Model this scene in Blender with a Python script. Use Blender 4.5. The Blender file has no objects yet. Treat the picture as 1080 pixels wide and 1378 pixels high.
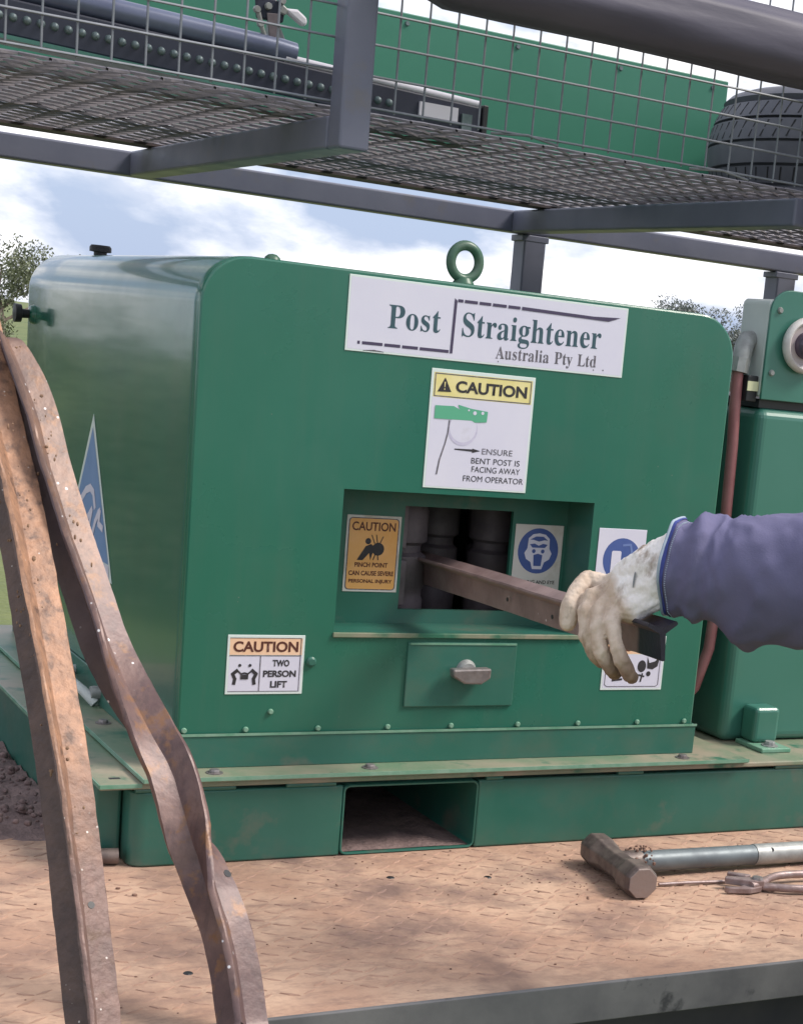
import bpy, bmesh, math, random, json
from mathutils import Vector, Matrix, Euler, noise
from math import sin, cos, pi, radians as R

random.seed(7)
scene = bpy.context.scene
COL = scene.collection

# ------------------------------------------------------------------ camera
cam_d = bpy.data.cameras.new("camera")
cam = bpy.data.objects.new("camera", cam_d)
COL.objects.link(cam)
cam.location = (-0.75812, -2.46938, 0.60859)
cam.rotation_euler = Euler((1.37136, -0.10422, -0.53646), 'XYZ')
cam_d.sensor_width = 36.0
cam_d.sensor_fit = 'AUTO'
cam_d.lens = 36.0 * 2314.54 / 1378.0
cam_d.shift_x = -(842.14 - 540.0) / 1378.0
cam_d.shift_y = (957.68 - 689.0) / 1378.0
cam_d.clip_start = 0.02
cam_d.clip_end = 3000
scene.camera = cam

# ------------------------------------------------------------------ sky, sun, exposure
SUN = Vector((0.92, -0.50, 1.18)).normalized()
world = bpy.data.worlds.new("World")
scene.world = world
world.use_nodes = True
wn, wl = world.node_tree.nodes, world.node_tree.links
wn.clear()
w_out = wn.new('ShaderNodeOutputWorld')
w_bg = wn.new('ShaderNodeBackground')
w_bg.inputs['Strength'].default_value = 0.082
sky = wn.new('ShaderNodeTexSky')
sky.sky_type = 'NISHITA'
sky.sun_disc = False
sky.sun_elevation = math.asin(SUN.z)
sky.sun_rotation = math.atan2(SUN.x, SUN.y)
sky.air_density = 1.2
sky.dust_density = 2.0
tc = wn.new('ShaderNodeTexCoord')
mpw = wn.new('ShaderNodeMapping')
mpw.inputs['Scale'].default_value = (1.0, 1.0, 2.4)
mpw.inputs['Location'].default_value = (0.37, 0.11, 0.05)
wl.new(tc.outputs['Generated'], mpw.inputs['Vector'])
n1 = wn.new('ShaderNodeTexNoise')
n1.inputs['Scale'].default_value = 5.2
n1.inputs['Detail'].default_value = 10
n1.inputs['Roughness'].default_value = 0.52
n1.inputs['Distortion'].default_value = 0.15
wl.new(mpw.outputs[0], n1.inputs['Vector'])
r1 = wn.new('ShaderNodeValToRGB')
r1.color_ramp.elements[0].position = 0.425; r1.color_ramp.elements[0].color = (0, 0, 0, 1)
r1.color_ramp.elements[1].position = 0.53; r1.color_ramp.elements[1].color = (1, 1, 1, 1)
wl.new(n1.outputs['Fac'], r1.inputs[0])
n2 = wn.new('ShaderNodeTexNoise')
n2.inputs['Scale'].default_value = 9.0
n2.inputs['Detail'].default_value = 8
n2.inputs['Roughness'].default_value = 0.6
wl.new(mpw.outputs[0], n2.inputs['Vector'])
r2 = wn.new('ShaderNodeValToRGB')
r2.color_ramp.elements[0].position = 0.40; r2.color_ramp.elements[0].color = (8.0, 8.5, 9.8, 1)
r2.color_ramp.elements[1].position = 0.54; r2.color_ramp.elements[1].color = (14.5, 14.2, 14.2, 1)
wl.new(n2.outputs['Fac'], r2.inputs[0])
skmul = wn.new('ShaderNodeMixRGB'); skmul.blend_type = 'MIX'; skmul.inputs[0].default_value = 0.75
wl.new(sky.outputs[0], skmul.inputs[1]); skmul.inputs[2].default_value = (5.6, 6.9, 9.8, 1)
wmix = wn.new('ShaderNodeMixRGB')
wl.new(r1.outputs[0], wmix.inputs[0]); wl.new(skmul.outputs[0], wmix.inputs[1]); wl.new(r2.outputs[0], wmix.inputs[2])
wl.new(wmix.outputs[0], w_bg.inputs['Color'])
wl.new(w_bg.outputs[0], w_out.inputs['Surface'])

sun_d = bpy.data.lights.new("sun", 'SUN')
sun_d.energy = 3.3
sun_d.angle = R(20)
sun_d.color = (1.0, 0.93, 0.84)
sun = bpy.data.objects.new("sun", sun_d)
COL.objects.link(sun)
sun.location = SUN * 30
sun.rotation_euler = SUN.to_track_quat('Z', 'Y').to_euler()

scene.view_settings.view_transform = 'Standard'
scene.view_settings.look = 'None'
scene.view_settings.exposure = 0.36
scene.view_settings.gamma = 1.0
scene.view_settings.use_curve_mapping = False
scene.cycles.max_bounces = 8
scene.cycles.use_adaptive_sampling = True

# ------------------------------------------------------------------ materials
def mat(name, col, rough=0.5, metal=0.0, col2=None, nscale=4.0, nlo=0.35, nhi=0.65,
        dirt=None, dscale=6.0, dlo=0.5, dhi=0.7, bump=0.0, bscale=40.0, bdist=0.002,
        coat=0.0, rvar=0.0, specks=None, sscale=60.0, sthr=0.12, stretch=None, ramp=None, ramp2=None, streak=None, detail=6.0, spec=0.5):
    """Principled material; noise mixes col/col2, a second noise lays dirt on top, a voronoi adds small specks.
    ramp = (direction, offset, lo, hi, colour): colour laid along a direction in the object (fabric changes, buried ends, a shaded post end)."""
    m = bpy.data.materials.new(name)
    m.use_nodes = True
    nt = m.node_tree; N = nt.nodes; L = nt.links
    b = N['Principled BSDF']
    b.inputs['Roughness'].default_value = rough
    b.inputs['Metallic'].default_value = metal
    b.inputs['Specular IOR Level'].default_value = spec
    if coat:
        b.inputs['Coat Weight'].default_value = coat
        b.inputs['Coat Roughness'].default_value = 0.06
    t = N.new('ShaderNodeTexCoord')
    vec = t.outputs['Object']
    if stretch:
        mp = N.new('ShaderNodeMapping'); mp.inputs['Scale'].default_value = stretch
        L.new(vec, mp.inputs['Vector']); vec = mp.outputs[0]
    def noise_fac(scale, lo, hi, off=0.0, det=detail):
        n = N.new('ShaderNodeTexNoise'); n.inputs['Scale'].default_value = scale
        n.inputs['Detail'].default_value = det; n.inputs['Roughness'].default_value = 0.6
        if off:
            m2 = N.new('ShaderNodeMapping'); m2.inputs['Location'].default_value = (off, off * 1.7, -off)
            L.new(vec, m2.inputs['Vector']); L.new(m2.outputs[0], n.inputs['Vector'])
        else:
            L.new(vec, n.inputs['Vector'])
        mr = N.new('ShaderNodeMapRange'); mr.inputs['From Min'].default_value = lo; mr.inputs['From Max'].default_value = hi
        L.new(n.outputs['Fac'], mr.inputs['Value'])
        return mr.outputs[0]
    def mix(fac, c1, c2):
        mx = N.new('ShaderNodeMixRGB')
        L.new(fac, mx.inputs[0])
        for i, c in ((1, c1), (2, c2)):
            if isinstance(c, tuple): mx.inputs[i].default_value = (*c, 1)
            else: L.new(c, mx.inputs[i])
        return mx.outputs[0]
    c = tuple(col)
    if col2: c = mix(noise_fac(nscale, nlo, nhi), tuple(col), tuple(col2))
    for rmp in [r_ for r_ in (ramp, ramp2) if r_]:
        d, off, lo, hi, rc = rmp
        dp = N.new('ShaderNodeVectorMath'); dp.operation = 'DOT_PRODUCT'
        L.new(t.outputs['Object'], dp.inputs[0]); dp.inputs[1].default_value = d
        nz = N.new('ShaderNodeTexNoise'); nz.inputs['Scale'].default_value = 30; nz.inputs['Detail'].default_value = 5
        L.new(t.outputs['Object'], nz.inputs['Vector'])
        ad = N.new('ShaderNodeMath'); ad.operation = 'MULTIPLY_ADD'; ad.inputs[1].default_value = (hi - lo) * 1.2
        L.new(nz.outputs['Fac'], ad.inputs[0]); L.new(dp.outputs['Value'], ad.inputs[2])
        mr = N.new('ShaderNodeMapRange')
        mr.inputs['From Min'].default_value = lo + off + (hi - lo) * 0.6; mr.inputs['From Max'].default_value = hi + off + (hi - lo) * 0.6
        L.new(ad.outputs[0], mr.inputs['Value'])
        rcc = rc
        if isinstance(rc[0], tuple): rcc = mix(noise_fac(nscale * 2, 0.35, 0.65, 3.1), rc[0], rc[1])
        c = mix(mr.outputs[0], c, rcc)
    if dirt:
        c = mix(noise_fac(dscale, dlo, dhi, 5.3), c, tuple(dirt))
    if streak:
        sc_, cc_, am_ = streak
        mp2 = N.new('ShaderNodeMapping'); mp2.inputs['Scale'].default_value = sc_
        L.new(t.outputs['Object'], mp2.inputs['Vector'])
        ns = N.new('ShaderNodeTexNoise'); ns.inputs['Scale'].default_value = 1.0; ns.inputs['Detail'].default_value = 8; ns.inputs['Roughness'].default_value = 0.7
        L.new(mp2.outputs[0], ns.inputs['Vector'])
        mr = N.new('ShaderNodeMapRange'); mr.inputs['From Min'].default_value = 0.48; mr.inputs['From Max'].default_value = 0.75
        mr.inputs['To Max'].default_value = am_
        L.new(ns.outputs['Fac'], mr.inputs['Value'])
        c = mix(mr.outputs[0], c, tuple(cc_))
    if specks:
        v = N.new('ShaderNodeTexVoronoi'); v.inputs['Scale'].default_value = sscale
        L.new(t.outputs['Object'], v.inputs['Vector'])
        mr = N.new('ShaderNodeMapRange'); mr.inputs['From Min'].default_value = sthr; mr.inputs['From Max'].default_value = sthr * 0.6
        L.new(v.outputs['Distance'], mr.inputs['Value'])
        k = noise_fac(sscale * 0.23, 0.52, 0.6, 9.1, 2.0)
        mu = N.new('ShaderNodeMath'); mu.operation = 'MULTIPLY'
        L.new(mr.outputs[0], mu.inputs[0]); L.new(k, mu.inputs[1])
        c = mix(mu.outputs[0], c, tuple(specks))
    if isinstance(c, tuple): b.inputs['Base Color'].default_value = (*c, 1)
    else: L.new(c, b.inputs['Base Color'])
    if rvar:
        f = noise_fac(nscale * 1.7, 0.3, 0.7, 2.2)
        mr = N.new('ShaderNodeMapRange'); mr.inputs['To Min'].default_value = max(0.02, rough - rvar); mr.inputs['To Max'].default_value = rough + rvar
        L.new(f, mr.inputs['Value']); L.new(mr.outputs[0], b.inputs['Roughness'])
    if bump:
        n = N.new('ShaderNodeTexNoise'); n.inputs['Scale'].default_value = bscale; n.inputs['Detail'].default_value = 6
        L.new(vec, n.inputs['Vector'])
        bp = N.new('ShaderNodeBump'); bp.inputs['Strength'].default_value = bump; bp.inputs['Distance'].default_value = bdist
        L.new(n.outputs['Fac'], bp.inputs['Height']); L.new(bp.outputs[0], b.inputs['Normal'])
    return m

G1, G2 = (0.015, 0.119, 0.079), (0.021, 0.135, 0.093)
M = {}
M['green'] = mat('green_paint', G1, 0.30, col2=G2, nscale=2.5, bump=0.05, bscale=5, bdist=0.01, coat=0.15, rvar=0.08, dirt=(0.06, 0.115, 0.085), dscale=1.6, dlo=0.54, dhi=0.85, streak=((22, 22, 2.2), (0.08, 0.14, 0.11), 0.22), specks=(0.13, 0.17, 0.14), sscale=40, sthr=0.055)
M['green_gloss'] = mat('green_gloss_sheet', G1, 0.21, col2=G2, nscale=2.0, bump=0.10, bscale=3, bdist=0.02, coat=0.38, spec=0.5, rvar=0.06, dirt=(0.05, 0.12, 0.09), dscale=2.2, dlo=0.55, dhi=0.9, streak=((16, 16, 1.5), (0.07, 0.13, 0.11), 0.4))
M['green_dusty'] = mat('green_paint_under_dust', (0.13, 0.20, 0.125), 0.45, col2=(0.29, 0.255, 0.19), nscale=6, nlo=0.42, nhi=0.64, dirt=(0.025, 0.13, 0.08), dscale=11, dlo=0.55, dhi=0.66, bump=0.2, bscale=70)
M['green_scuffed'] = mat('green_paint_scuffed', (0.021, 0.115, 0.083), 0.38, col2=(0.032, 0.13, 0.10), nscale=5, dirt=(0.15, 0.135, 0.11), dscale=9, dlo=0.60, dhi=0.80, bump=0.08, bscale=60, rvar=0.1, streak=((9, 9, 9), (0.10, 0.12, 0.09), 0.45))
M['green_edge'] = mat('green_paint_worn_edge', (0.10, 0.26, 0.17), 0.4, col2=(0.2, 0.33, 0.25), nscale=30)
M['green_ring'] = mat('green_forged_ring', (0.03, 0.10, 0.06), 0.4, col2=(0.07, 0.12, 0.085), nscale=40, bump=0.2, bscale=120)
M['green_box'] = mat('green_paint_power_pack', (0.035, 0.15, 0.112), 0.32, col2=(0.044, 0.162, 0.126), nscale=3, bump=0.05, bscale=8, coat=0.2, dirt=(0.09, 0.14, 0.10), dscale=2, dlo=0.56, dhi=0.9)
M['board'] = mat('green_sheet_board', (0.022, 0.15, 0.095), 0.45, col2=(0.03, 0.17, 0.11), nscale=3, bump=0.05, bscale=10)
M['rack'] = mat('grey_painted_steel', (0.118, 0.125, 0.178), 0.42, col2=(0.148, 0.154, 0.208), nscale=6, dirt=(0.15, 0.14, 0.15), dscale=14, dlo=0.6, dhi=0.8, bump=0.05, bscale=120, rvar=0.08)
M['mesh'] = mat('rusty_expanded_steel', (0.15, 0.138, 0.158), 0.5, 0.3, col2=(0.22, 0.195, 0.21), nscale=30)
M['wire'] = mat('galvanised_wire', (0.15, 0.165, 0.185), 0.5, 0.3, col2=(0.22, 0.23, 0.26), nscale=20)
M['bearer'] = mat('dark_rusty_flat_bar', (0.045, 0.035, 0.04), 0.6, col2=(0.07, 0.05, 0.05), nscale=20)
M['deck'] = mat('rusty_checker_plate', (0.405, 0.252, 0.182), 0.82, col2=(0.53, 0.36, 0.262), nscale=5, nlo=0.4, nhi=0.62,
                dirt=(0.19, 0.125, 0.105), dscale=5.5, dlo=0.48, dhi=0.68, bump=0.6, bscale=70, bdist=0.004, spec=0.2, streak=((24, 60, 24), (0.20, 0.13, 0.11), 0.75))
M['tread'] = mat('rusty_tread_bars', (0.42, 0.265, 0.195), 0.75, col2=(0.31, 0.195, 0.145), nscale=9, dirt=(0.22, 0.145, 0.125), dscale=5.5, dlo=0.50, dhi=0.70, bump=0.3, bscale=200, spec=0.3)
M['edge'] = mat('grimy_steel_edge', (0.175, 0.17, 0.172), 0.6, 0.0, col2=(0.11, 0.108, 0.115), nscale=9, dirt=(0.05, 0.05, 0.055), dscale=16, dlo=0.6, dhi=0.68, bump=0.2, bscale=80)
M['chassis'] = mat('dark_chassis', (0.03, 0.03, 0.042), 0.6, col2=(0.05, 0.048, 0.055), nscale=9)
M['black'] = mat('black_plastic', (0.018, 0.018, 0.022), 0.45)
M['dark_steel'] = mat('dark_roller_steel', (0.105, 0.088, 0.10), 0.6, 0.2, col2=(0.165, 0.137, 0.15), nscale=22, bump=0.2, bscale=90)
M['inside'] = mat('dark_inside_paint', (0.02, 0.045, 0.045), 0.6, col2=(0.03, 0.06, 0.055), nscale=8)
M['steel'] = mat('worn_bare_steel', (0.30, 0.28, 0.28), 0.42, 0.6, col2=(0.20, 0.17, 0.165), nscale=35, bump=0.15, bscale=150, rvar=0.12)
M['hammer'] = mat('worn_hammer_steel', (0.185, 0.145, 0.128), 0.5, 0.3, col2=(0.10, 0.075, 0.07), nscale=30, nlo=0.4, nhi=0.6, bump=0.25, bscale=130, rvar=0.1)
M['hammer_face'] = mat('hammer_face_steel', (0.25, 0.2, 0.185), 0.45, 0.3, col2=(0.26, 0.2, 0.18), nscale=40, bump=0.3, bscale=160)
M['pipe'] = mat('galvanised_pipe', (0.17, 0.20, 0.215), 0.5, 0.3, col2=(0.115, 0.135, 0.15), nscale=16, dirt=(0.25, 0.18, 0.14), dscale=24, dlo=0.62, dhi=0.75, rvar=0.1)
M['plier'] = mat('rusty_pliers', (0.34, 0.27, 0.265), 0.45, 0.4, col2=(0.22, 0.15, 0.14), nscale=40, bump=0.25, bscale=200)
M['rust'] = mat('rust_flakes', (0.24, 0.13, 0.09), 0.85, col2=(0.12, 0.075, 0.06), nscale=50)
M['hose'] = mat('red_brown_hose', (0.27, 0.10, 0.105), 0.5, col2=(0.33, 0.14, 0.145), nscale=25)
M['zinc'] = mat('zinc_fitting', (0.36, 0.37, 0.365), 0.48, 0.35, col2=(0.25, 0.255, 0.25), nscale=50)
M['grey_panel'] = mat('pale_grey_panel', (0.55, 0.58, 0.56), 0.4, col2=(0.48, 0.52, 0.51), nscale=8)
M['dial'] = mat('white_dial_ring', (0.62, 0.60, 0.58), 0.4, col2=(0.5, 0.46, 0.45), nscale=30)
M['dial2'] = mat('grey_dial_face', (0.36, 0.31, 0.33), 0.4, col2=(0.45, 0.38, 0.36), nscale=40)
M['dome'] = mat('dark_dome', (0.06, 0.045, 0.07), 0.25, col2=(0.09, 0.06, 0.09), nscale=30)
M['tag'] = mat('pale_yellow_tag', (0.66, 0.66, 0.42), 0.6)
M['rubber'] = mat('tyre_rubber', (0.092, 0.095, 0.118), 0.65, col2=(0.125, 0.127, 0.15), nscale=14, bump=0.15, bscale=90)
M['groove'] = mat('tyre_groove', (0.018, 0.018, 0.022), 0.8)
M['tarp'] = mat('dark_rolled_tarp', (0.050, 0.046, 0.074), 0.6, col2=(0.088, 0.080, 0.115), nscale=6, bump=0.3, bscale=26, bdist=0.006, stretch=(0.25, 1, 1))
M['rail'] = mat('dark_blue_rail', (0.014, 0.017, 0.036), 0.45, col2=(0.022, 0.026, 0.048), nscale=14)
M['railpipe'] = mat('smooth_grey_pipe', (0.11, 0.125, 0.20), 0.3, 0.2, col2=(0.15, 0.17, 0.25), nscale=9)
M['stud'] = mat('dull_studs', (0.075, 0.115, 0.115), 0.45, 0.2, col2=(0.15, 0.19, 0.20), nscale=30)
M['label'] = mat('white_label', (0.62, 0.60, 0.66), 0.6)
M['signw'] = mat('sign_white', (0.58, 0.575, 0.69), 0.5, col2=(0.62, 0.615, 0.71), nscale=7, dirt=(0.45, 0.43, 0.46), dscale=14, dlo=0.66, dhi=0.85)
M['signrim'] = mat('sign_rim', (0.60, 0.68, 0.66), 0.5)
M['signdirty'] = mat('sign_dirty_white', (0.56, 0.54, 0.52), 0.6, col2=(0.42, 0.38, 0.32), nscale=18, nlo=0.48, nhi=0.66)
M['ink'] = mat('ink_black', (0.022, 0.02, 0.024), 0.6, col2=(0.05, 0.045, 0.05), nscale=60, nlo=0.55, nhi=0.7)
M['inkfade'] = mat('ink_faded', (0.09, 0.085, 0.10), 0.6, col2=(0.22, 0.2, 0.24), nscale=120, nlo=0.5, nhi=0.68)
M['inkteal'] = mat('ink_dark_teal', (0.022, 0.062, 0.085), 0.6, col2=(0.035, 0.085, 0.11), nscale=40)
M['inkpurple'] = mat('ink_dark_purple', (0.05, 0.038, 0.085), 0.6)
M['inkbrown'] = mat('ink_dark_brown', (0.085, 0.02, 0.012), 0.6)
M['yellow'] = mat('sign_yellow', (0.66, 0.58, 0.22), 0.5, col2=(0.72, 0.65, 0.34), nscale=20)
M['tan'] = mat('sign_faded_orange', (0.74, 0.46, 0.28), 0.5, col2=(0.78, 0.54, 0.38), nscale=30)
M['orange'] = mat('sign_orange', (0.66, 0.33, 0.09), 0.5, col2=(0.70, 0.38, 0.15), nscale=20)
M['blue'] = mat('sign_blue', (0.045, 0.085, 0.27), 0.5, col2=(0.06, 0.10, 0.30), nscale=20)
M['blue2'] = mat('sign_pale_blue', (0.13, 0.19, 0.42), 0.5)
M['bluesticker'] = mat('sticker_blue', (0.13, 0.24, 0.46), 0.45, col2=(0.17, 0.28, 0.50), nscale=12)
M['picgreen'] = mat('sign_green', (0.09, 0.36, 0.22), 0.5)
M['picgrey'] = mat('sign_pale_violet', (0.45, 0.43, 0.58), 0.5, col2=(0.56, 0.54, 0.66), nscale=60)
M['glove'] = mat('leather_work_glove', (0.47, 0.365, 0.285), 0.75, col2=(0.60, 0.50, 0.42), nscale=26, nlo=0.4, nhi=0.6, dirt=(0.24, 0.17, 0.125), dscale=38, dlo=0.57, dhi=0.74,
                 bump=0.8, bscale=85, bdist=0.004, stretch=(1.0, 1.0, 0.45), ramp=((0.74, -0.38, 0.55), 0.0, 0.681, 0.692, ((0.82, 0.785, 0.775), (0.74, 0.69, 0.66))), ramp2=((0.6, 0, -0.8), 0.0, 0.006, 0.036, ((0.17, 0.105, 0.08), (0.28, 0.19, 0.145))), spec=0.2)
M['badge'] = mat('grey_badge', (0.20, 0.21, 0.22), 0.6)
M['sleeve'] = mat('blue_grey_overall', (0.118, 0.114, 0.205), 0.85, col2=(0.138, 0.132, 0.225), nscale=10, bump=0.25, bscale=420, bdist=0.0015, spec=0.15, dirt=(0.09, 0.085, 0.15), dscale=9, dlo=0.58, dhi=0.75)
M['cuff'] = mat('blue_cuff_trim', (0.03, 0.045, 0.21), 0.8, col2=(0.045, 0.06, 0.25), nscale=90)
M['cuffedge'] = mat('pale_cuff_edge', (0.30, 0.36, 0.44), 0.8)
M['skin'] = mat('skin', (0.55, 0.33, 0.24), 0.55, col2=(0.5, 0.28, 0.2), nscale=20)
M['boot'] = mat('brown_leather_boot', (0.09, 0.05, 0.03), 0.6, col2=(0.13, 0.08, 0.05), nscale=20)
M['hat'] = mat('straw_hat', (0.45, 0.36, 0.22), 0.8, col2=(0.38, 0.3, 0.18), nscale=80)
UP = (-0.06, 0.35, 0.93)
M['picket_mud'] = mat('mud_caked_rusty_post', (0.20, 0.122, 0.105), 0.55, 0.1, col2=(0.125, 0.078, 0.072), nscale=16, nlo=0.4, nhi=0.62, bump=0.6, bscale=75, bdist=0.004,
                      ramp=((0, 0, 1), 0.0, -0.02, 0.14, ((0.42, 0.225, 0.135), (0.25, 0.14, 0.092))), specks=(0.62, 0.57, 0.54), sscale=75, sthr=0.12, dirt=(0.13, 0.075, 0.055), dscale=38, dlo=0.54, dhi=0.66, streak=((80, 80, 18), (0.10, 0.062, 0.05), 0.7))
M['picket_plain'] = mat('purple_brown_rusty_post', (0.108, 0.064, 0.064), 0.45, 0.15, col2=(0.185, 0.112, 0.098), nscale=12, nlo=0.42, nhi=0.62, bump=0.35, bscale=90, bdist=0.002,
                        ramp=((0, 0, 1), 0.0, 0.24, 0.34, ((0.21, 0.122, 0.09), (0.115, 0.07, 0.06))), specks=(0.72, 0.70, 0.72), sscale=60, sthr=0.13, dirt=(0.20, 0.10, 0.055), dscale=34, dlo=0.55, dhi=0.64, streak=((90, 90, 14), (0.05, 0.034, 0.036), 0.7))
M['mud_shaded'] = mat('mud_post_shaded_side', (0.105, 0.066, 0.056), 0.7, col2=(0.06, 0.04, 0.038), nscale=26, bump=0.7, bscale=80, bdist=0.004, specks=(0.5, 0.46, 0.44), sscale=70, sthr=0.10)  # darker mud brown for the post's left faces: shade put into the colour
M['plain_shaded'] = mat('plain_post_shaded_side', (0.062, 0.042, 0.050), 0.5, 0.15, col2=(0.10, 0.068, 0.07), nscale=18, bump=0.3, bscale=110, specks=(0.6, 0.57, 0.58), sscale=60, sthr=0.12)  # left faces of the second post, their shade painted as darker steel
M['picket_held'] = mat('worn_brown_post', (0.20, 0.135, 0.13), 0.42, 0.15, col2=(0.30, 0.21, 0.20), nscale=20, bump=0.3, bscale=120, specks=(0.66, 0.6, 0.6), sscale=55, sthr=0.12, ramp=((0, -1, 0), 0.0, 0.612, 0.622, (0.020, 0.016, 0.030)))  # ramp blackens the near end: shade under the hand, painted in
M['mud'] = mat('dried_mud', (0.34, 0.21, 0.135), 0.9, col2=(0.22, 0.135, 0.095), nscale=40, bump=0.5, bscale=200)
M['dirt'] = mat('brown_dirt', (0.13, 0.088, 0.085), 0.9, col2=(0.22, 0.15, 0.14), nscale=30, bump=0.8, bscale=120, bdist=0.006)
M['grass'] = mat('paddock_grass', (0.075, 0.11, 0.035), 0.9, col2=(0.16, 0.175, 0.06), nscale=0.35, nlo=0.35, nhi=0.65, dirt=(0.10, 0.13, 0.035), dscale=1.7, dlo=0.55, dhi=0.75, bump=0.6, bscale=9, bdist=0.05)
M['leaf1'] = mat('olive_leaves', (0.095, 0.115, 0.060), 0.6, col2=(0.16, 0.175, 0.105), nscale=2.0)
M['leaf2'] = mat('gum_leaves', (0.14, 0.16, 0.15), 0.6, col2=(0.20, 0.215, 0.205), nscale=0.8)
M['bark'] = mat('bark', (0.13, 0.10, 0.08), 0.9, col2=(0.2, 0.16, 0.13), nscale=6, bump=0.6, bscale=20, bdist=0.02)

# ------------------------------------------------------------------ mesh helpers
class MB:
    """collects geometry in world coordinates; build() links ONE mesh object."""
    def __init__(s): s.v = []; s.f = []
    def add(s, vs, fs):
        o = len(s.v); s.v += [tuple(v) for v in vs]; s.f += [tuple(i + o for i in f) for f in fs]; return s
    def box(s, x0, x1, y0, y1, z0, z1, rot=None, piv=None):
        vs = [Vector((x, y, z)) for x in (x0, x1) for y in (y0, y1) for z in (z0, z1)]
        if rot:
            p = Vector(piv) if piv else sum(vs, Vector()) / 8
            vs = [p + rot @ (v - p) for v in vs]
        return s.add(vs, [(0, 1, 3, 2), (4, 6, 7, 5), (0, 4, 5, 1), (2, 3, 7, 6), (0, 2, 6, 4), (1, 5, 7, 3)])
    def prism(s, poly, axis, a0, a1):
        """poly: 2D points (counter-clockwise seen from +axis) extruded along axis a0..a1."""
        def P(p, a):
            if axis == 'y': return (p[0], a, p[1])
            if axis == 'x': return (a, p[0], p[1])
            return (p[0], p[1], a)
        n = len(poly)
        vs = [P(p, a0) for p in poly] + [P(p, a1) for p in poly]
        fs = [tuple(range(n)), tuple(range(2 * n - 1, n - 1, -1))] + [(i, i + n, (i + 1) % n + n, (i + 1) % n) for i in range(n)]
        return s.add(vs, fs)
    def sweep(s, rings, cap=True, closed=True):
        n = len(rings[0]); vs = [p for r in rings for p in r]; fs = []
        for i in range(len(rings) - 1):
            for j in range(n if closed else n - 1):
                k = (j + 1) % n
                fs.append((i * n + j, i * n + k, (i + 1) * n + k, (i + 1) * n + j))
        if cap:
            fs.append(tuple(range(n - 1, -1, -1))); b = (len(rings) - 1) * n
            fs.append(tuple(range(b, b + n)))
        return s.add(vs, fs)
    def tube(s, pts, r, n=12, cap=True):
        pts = [Vector(p) for p in pts]
        rs = r if isinstance(r, (list, tuple)) else [r] * len(pts)
        rings = []; ref = None
        for i, p in enumerate(pts):
            t = (pts[min(i + 1, len(pts) - 1)] - pts[max(i - 1, 0)]).normalized()
            if ref is None:
                ref = Vector((0, 0, 1)) if abs(t.z) < 0.9 else Vector((1, 0, 0))
            a = (ref - t * ref.dot(t)).normalized(); ref = a; b = t.cross(a)
            rings.append([p + (a * cos(2 * pi * k / n) + b * sin(2 * pi * k / n)) * rs[i] for k in range(n)])
        return s.sweep(rings, cap)
    def lathe(s, prof, c, axis='z', n=32, closed_prof=False):
        """prof: (radius, along) list."""
        c = Vector(c); rings = []
        for k in range(n):
            a = 2 * pi * k / n; ring = []
            for (r, h) in prof:
                if axis == 'z': q = Vector((r * cos(a), r * sin(a), h))
                elif axis == 'y': q = Vector((r * cos(a), h, -r * sin(a)))
                else: q = Vector((h, r * cos(a), r * sin(a)))
                ring.append(c + q)
            rings.append(ring)
        m = len(prof); vs = [p for r in rings for p in r]; fs = []
        for k in range(n):
            k2 = (k + 1) % n
            for j in range(m if closed_prof else m - 1):
                j2 = (j + 1) % m
                fs.append((k * m + j, k2 * m + j, k2 * m + j2, k * m + j2))
        return s.add(vs, fs)
    def ball(s, c, r, n=8, sc=(1, 1, 1)):
        c = Vector(c); vs = [c + Vector((0, 0, r * sc[2]))]; m = n // 2
        for i in range(1, m):
            for k in range(n):
                a, b = pi * i / m, 2 * pi * k / n
                vs.append(c + Vector((r * sc[0] * sin(a) * cos(b), r * sc[1] * sin(a) * sin(b), r * sc[2] * cos(a))))
        vs.append(c - Vector((0, 0, r * sc[2]))); fs = []
        for k in range(n):
            fs.append((0, 1 + k, 1 + (k + 1) % n)); last = len(vs) - 1; o = 1 + (m - 2) * n
            fs.append((last, o + (k + 1) % n, o + k))
            for i in range(m - 2):
                a = 1 + i * n
                fs.append((a + k, a + n + k, a + n + (k + 1) % n, a + (k + 1) % n))
        return s.add(vs, fs)
    def mesh(s, name, mt, smooth=None, fix=True):
        me = bpy.data.meshes.new(name)
        me.from_pydata(s.v, [], s.f)
        if fix:
            bm = bmesh.new(); bm.from_mesh(me)
            bmesh.ops.recalc_face_normals(bm, faces=bm.faces)
            bm.to_mesh(me); bm.free()
        me.materials.append(mt)
        if smooth is not None:
            me.polygons.foreach_set('use_smooth', [True] * len(me.polygons))
            me.set_sharp_from_angle(angle=R(smooth))
        me.update()
        return me
    def build(s, name, mt, parent=None, smooth=None, bevel=0, seg=2, fix=True):
        return link(name, s.mesh(name, mt, smooth, fix), parent, bevel=bevel, seg=seg)

def world_loc(o):
    l = Vector(o.location)
    while o.parent:
        o = o.parent; l += Vector(o.location)
    return l

def link(name, me, parent=None, loc=(0, 0, 0), bevel=0, seg=2):
    o = bpy.data.objects.new(name, me); COL.objects.link(o)
    l = Vector(loc)
    if parent:
        o.parent = parent; l = l - world_loc(parent)
    o.location = l
    if bevel:
        b = o.modifiers.new('bevel', 'BEVEL'); b.width = bevel; b.segments = seg; b.limit_method = 'ANGLE'; b.angle_limit = R(40)
        b.harden_normals = False
    return o

def tag(o, label=None, cat=None, group=None, kind=None):
    if label: o['label'] = label
    if cat: o['category'] = cat
    if group: o['group'] = group
    if kind: o['kind'] = kind
    return o

def thing(name, loc, label, cat, group=None):
    o = bpy.data.objects.new(name, None); o.empty_display_size = 0.05; COL.objects.link(o)
    o.location = loc
    return tag(o, label, cat, group)

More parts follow.
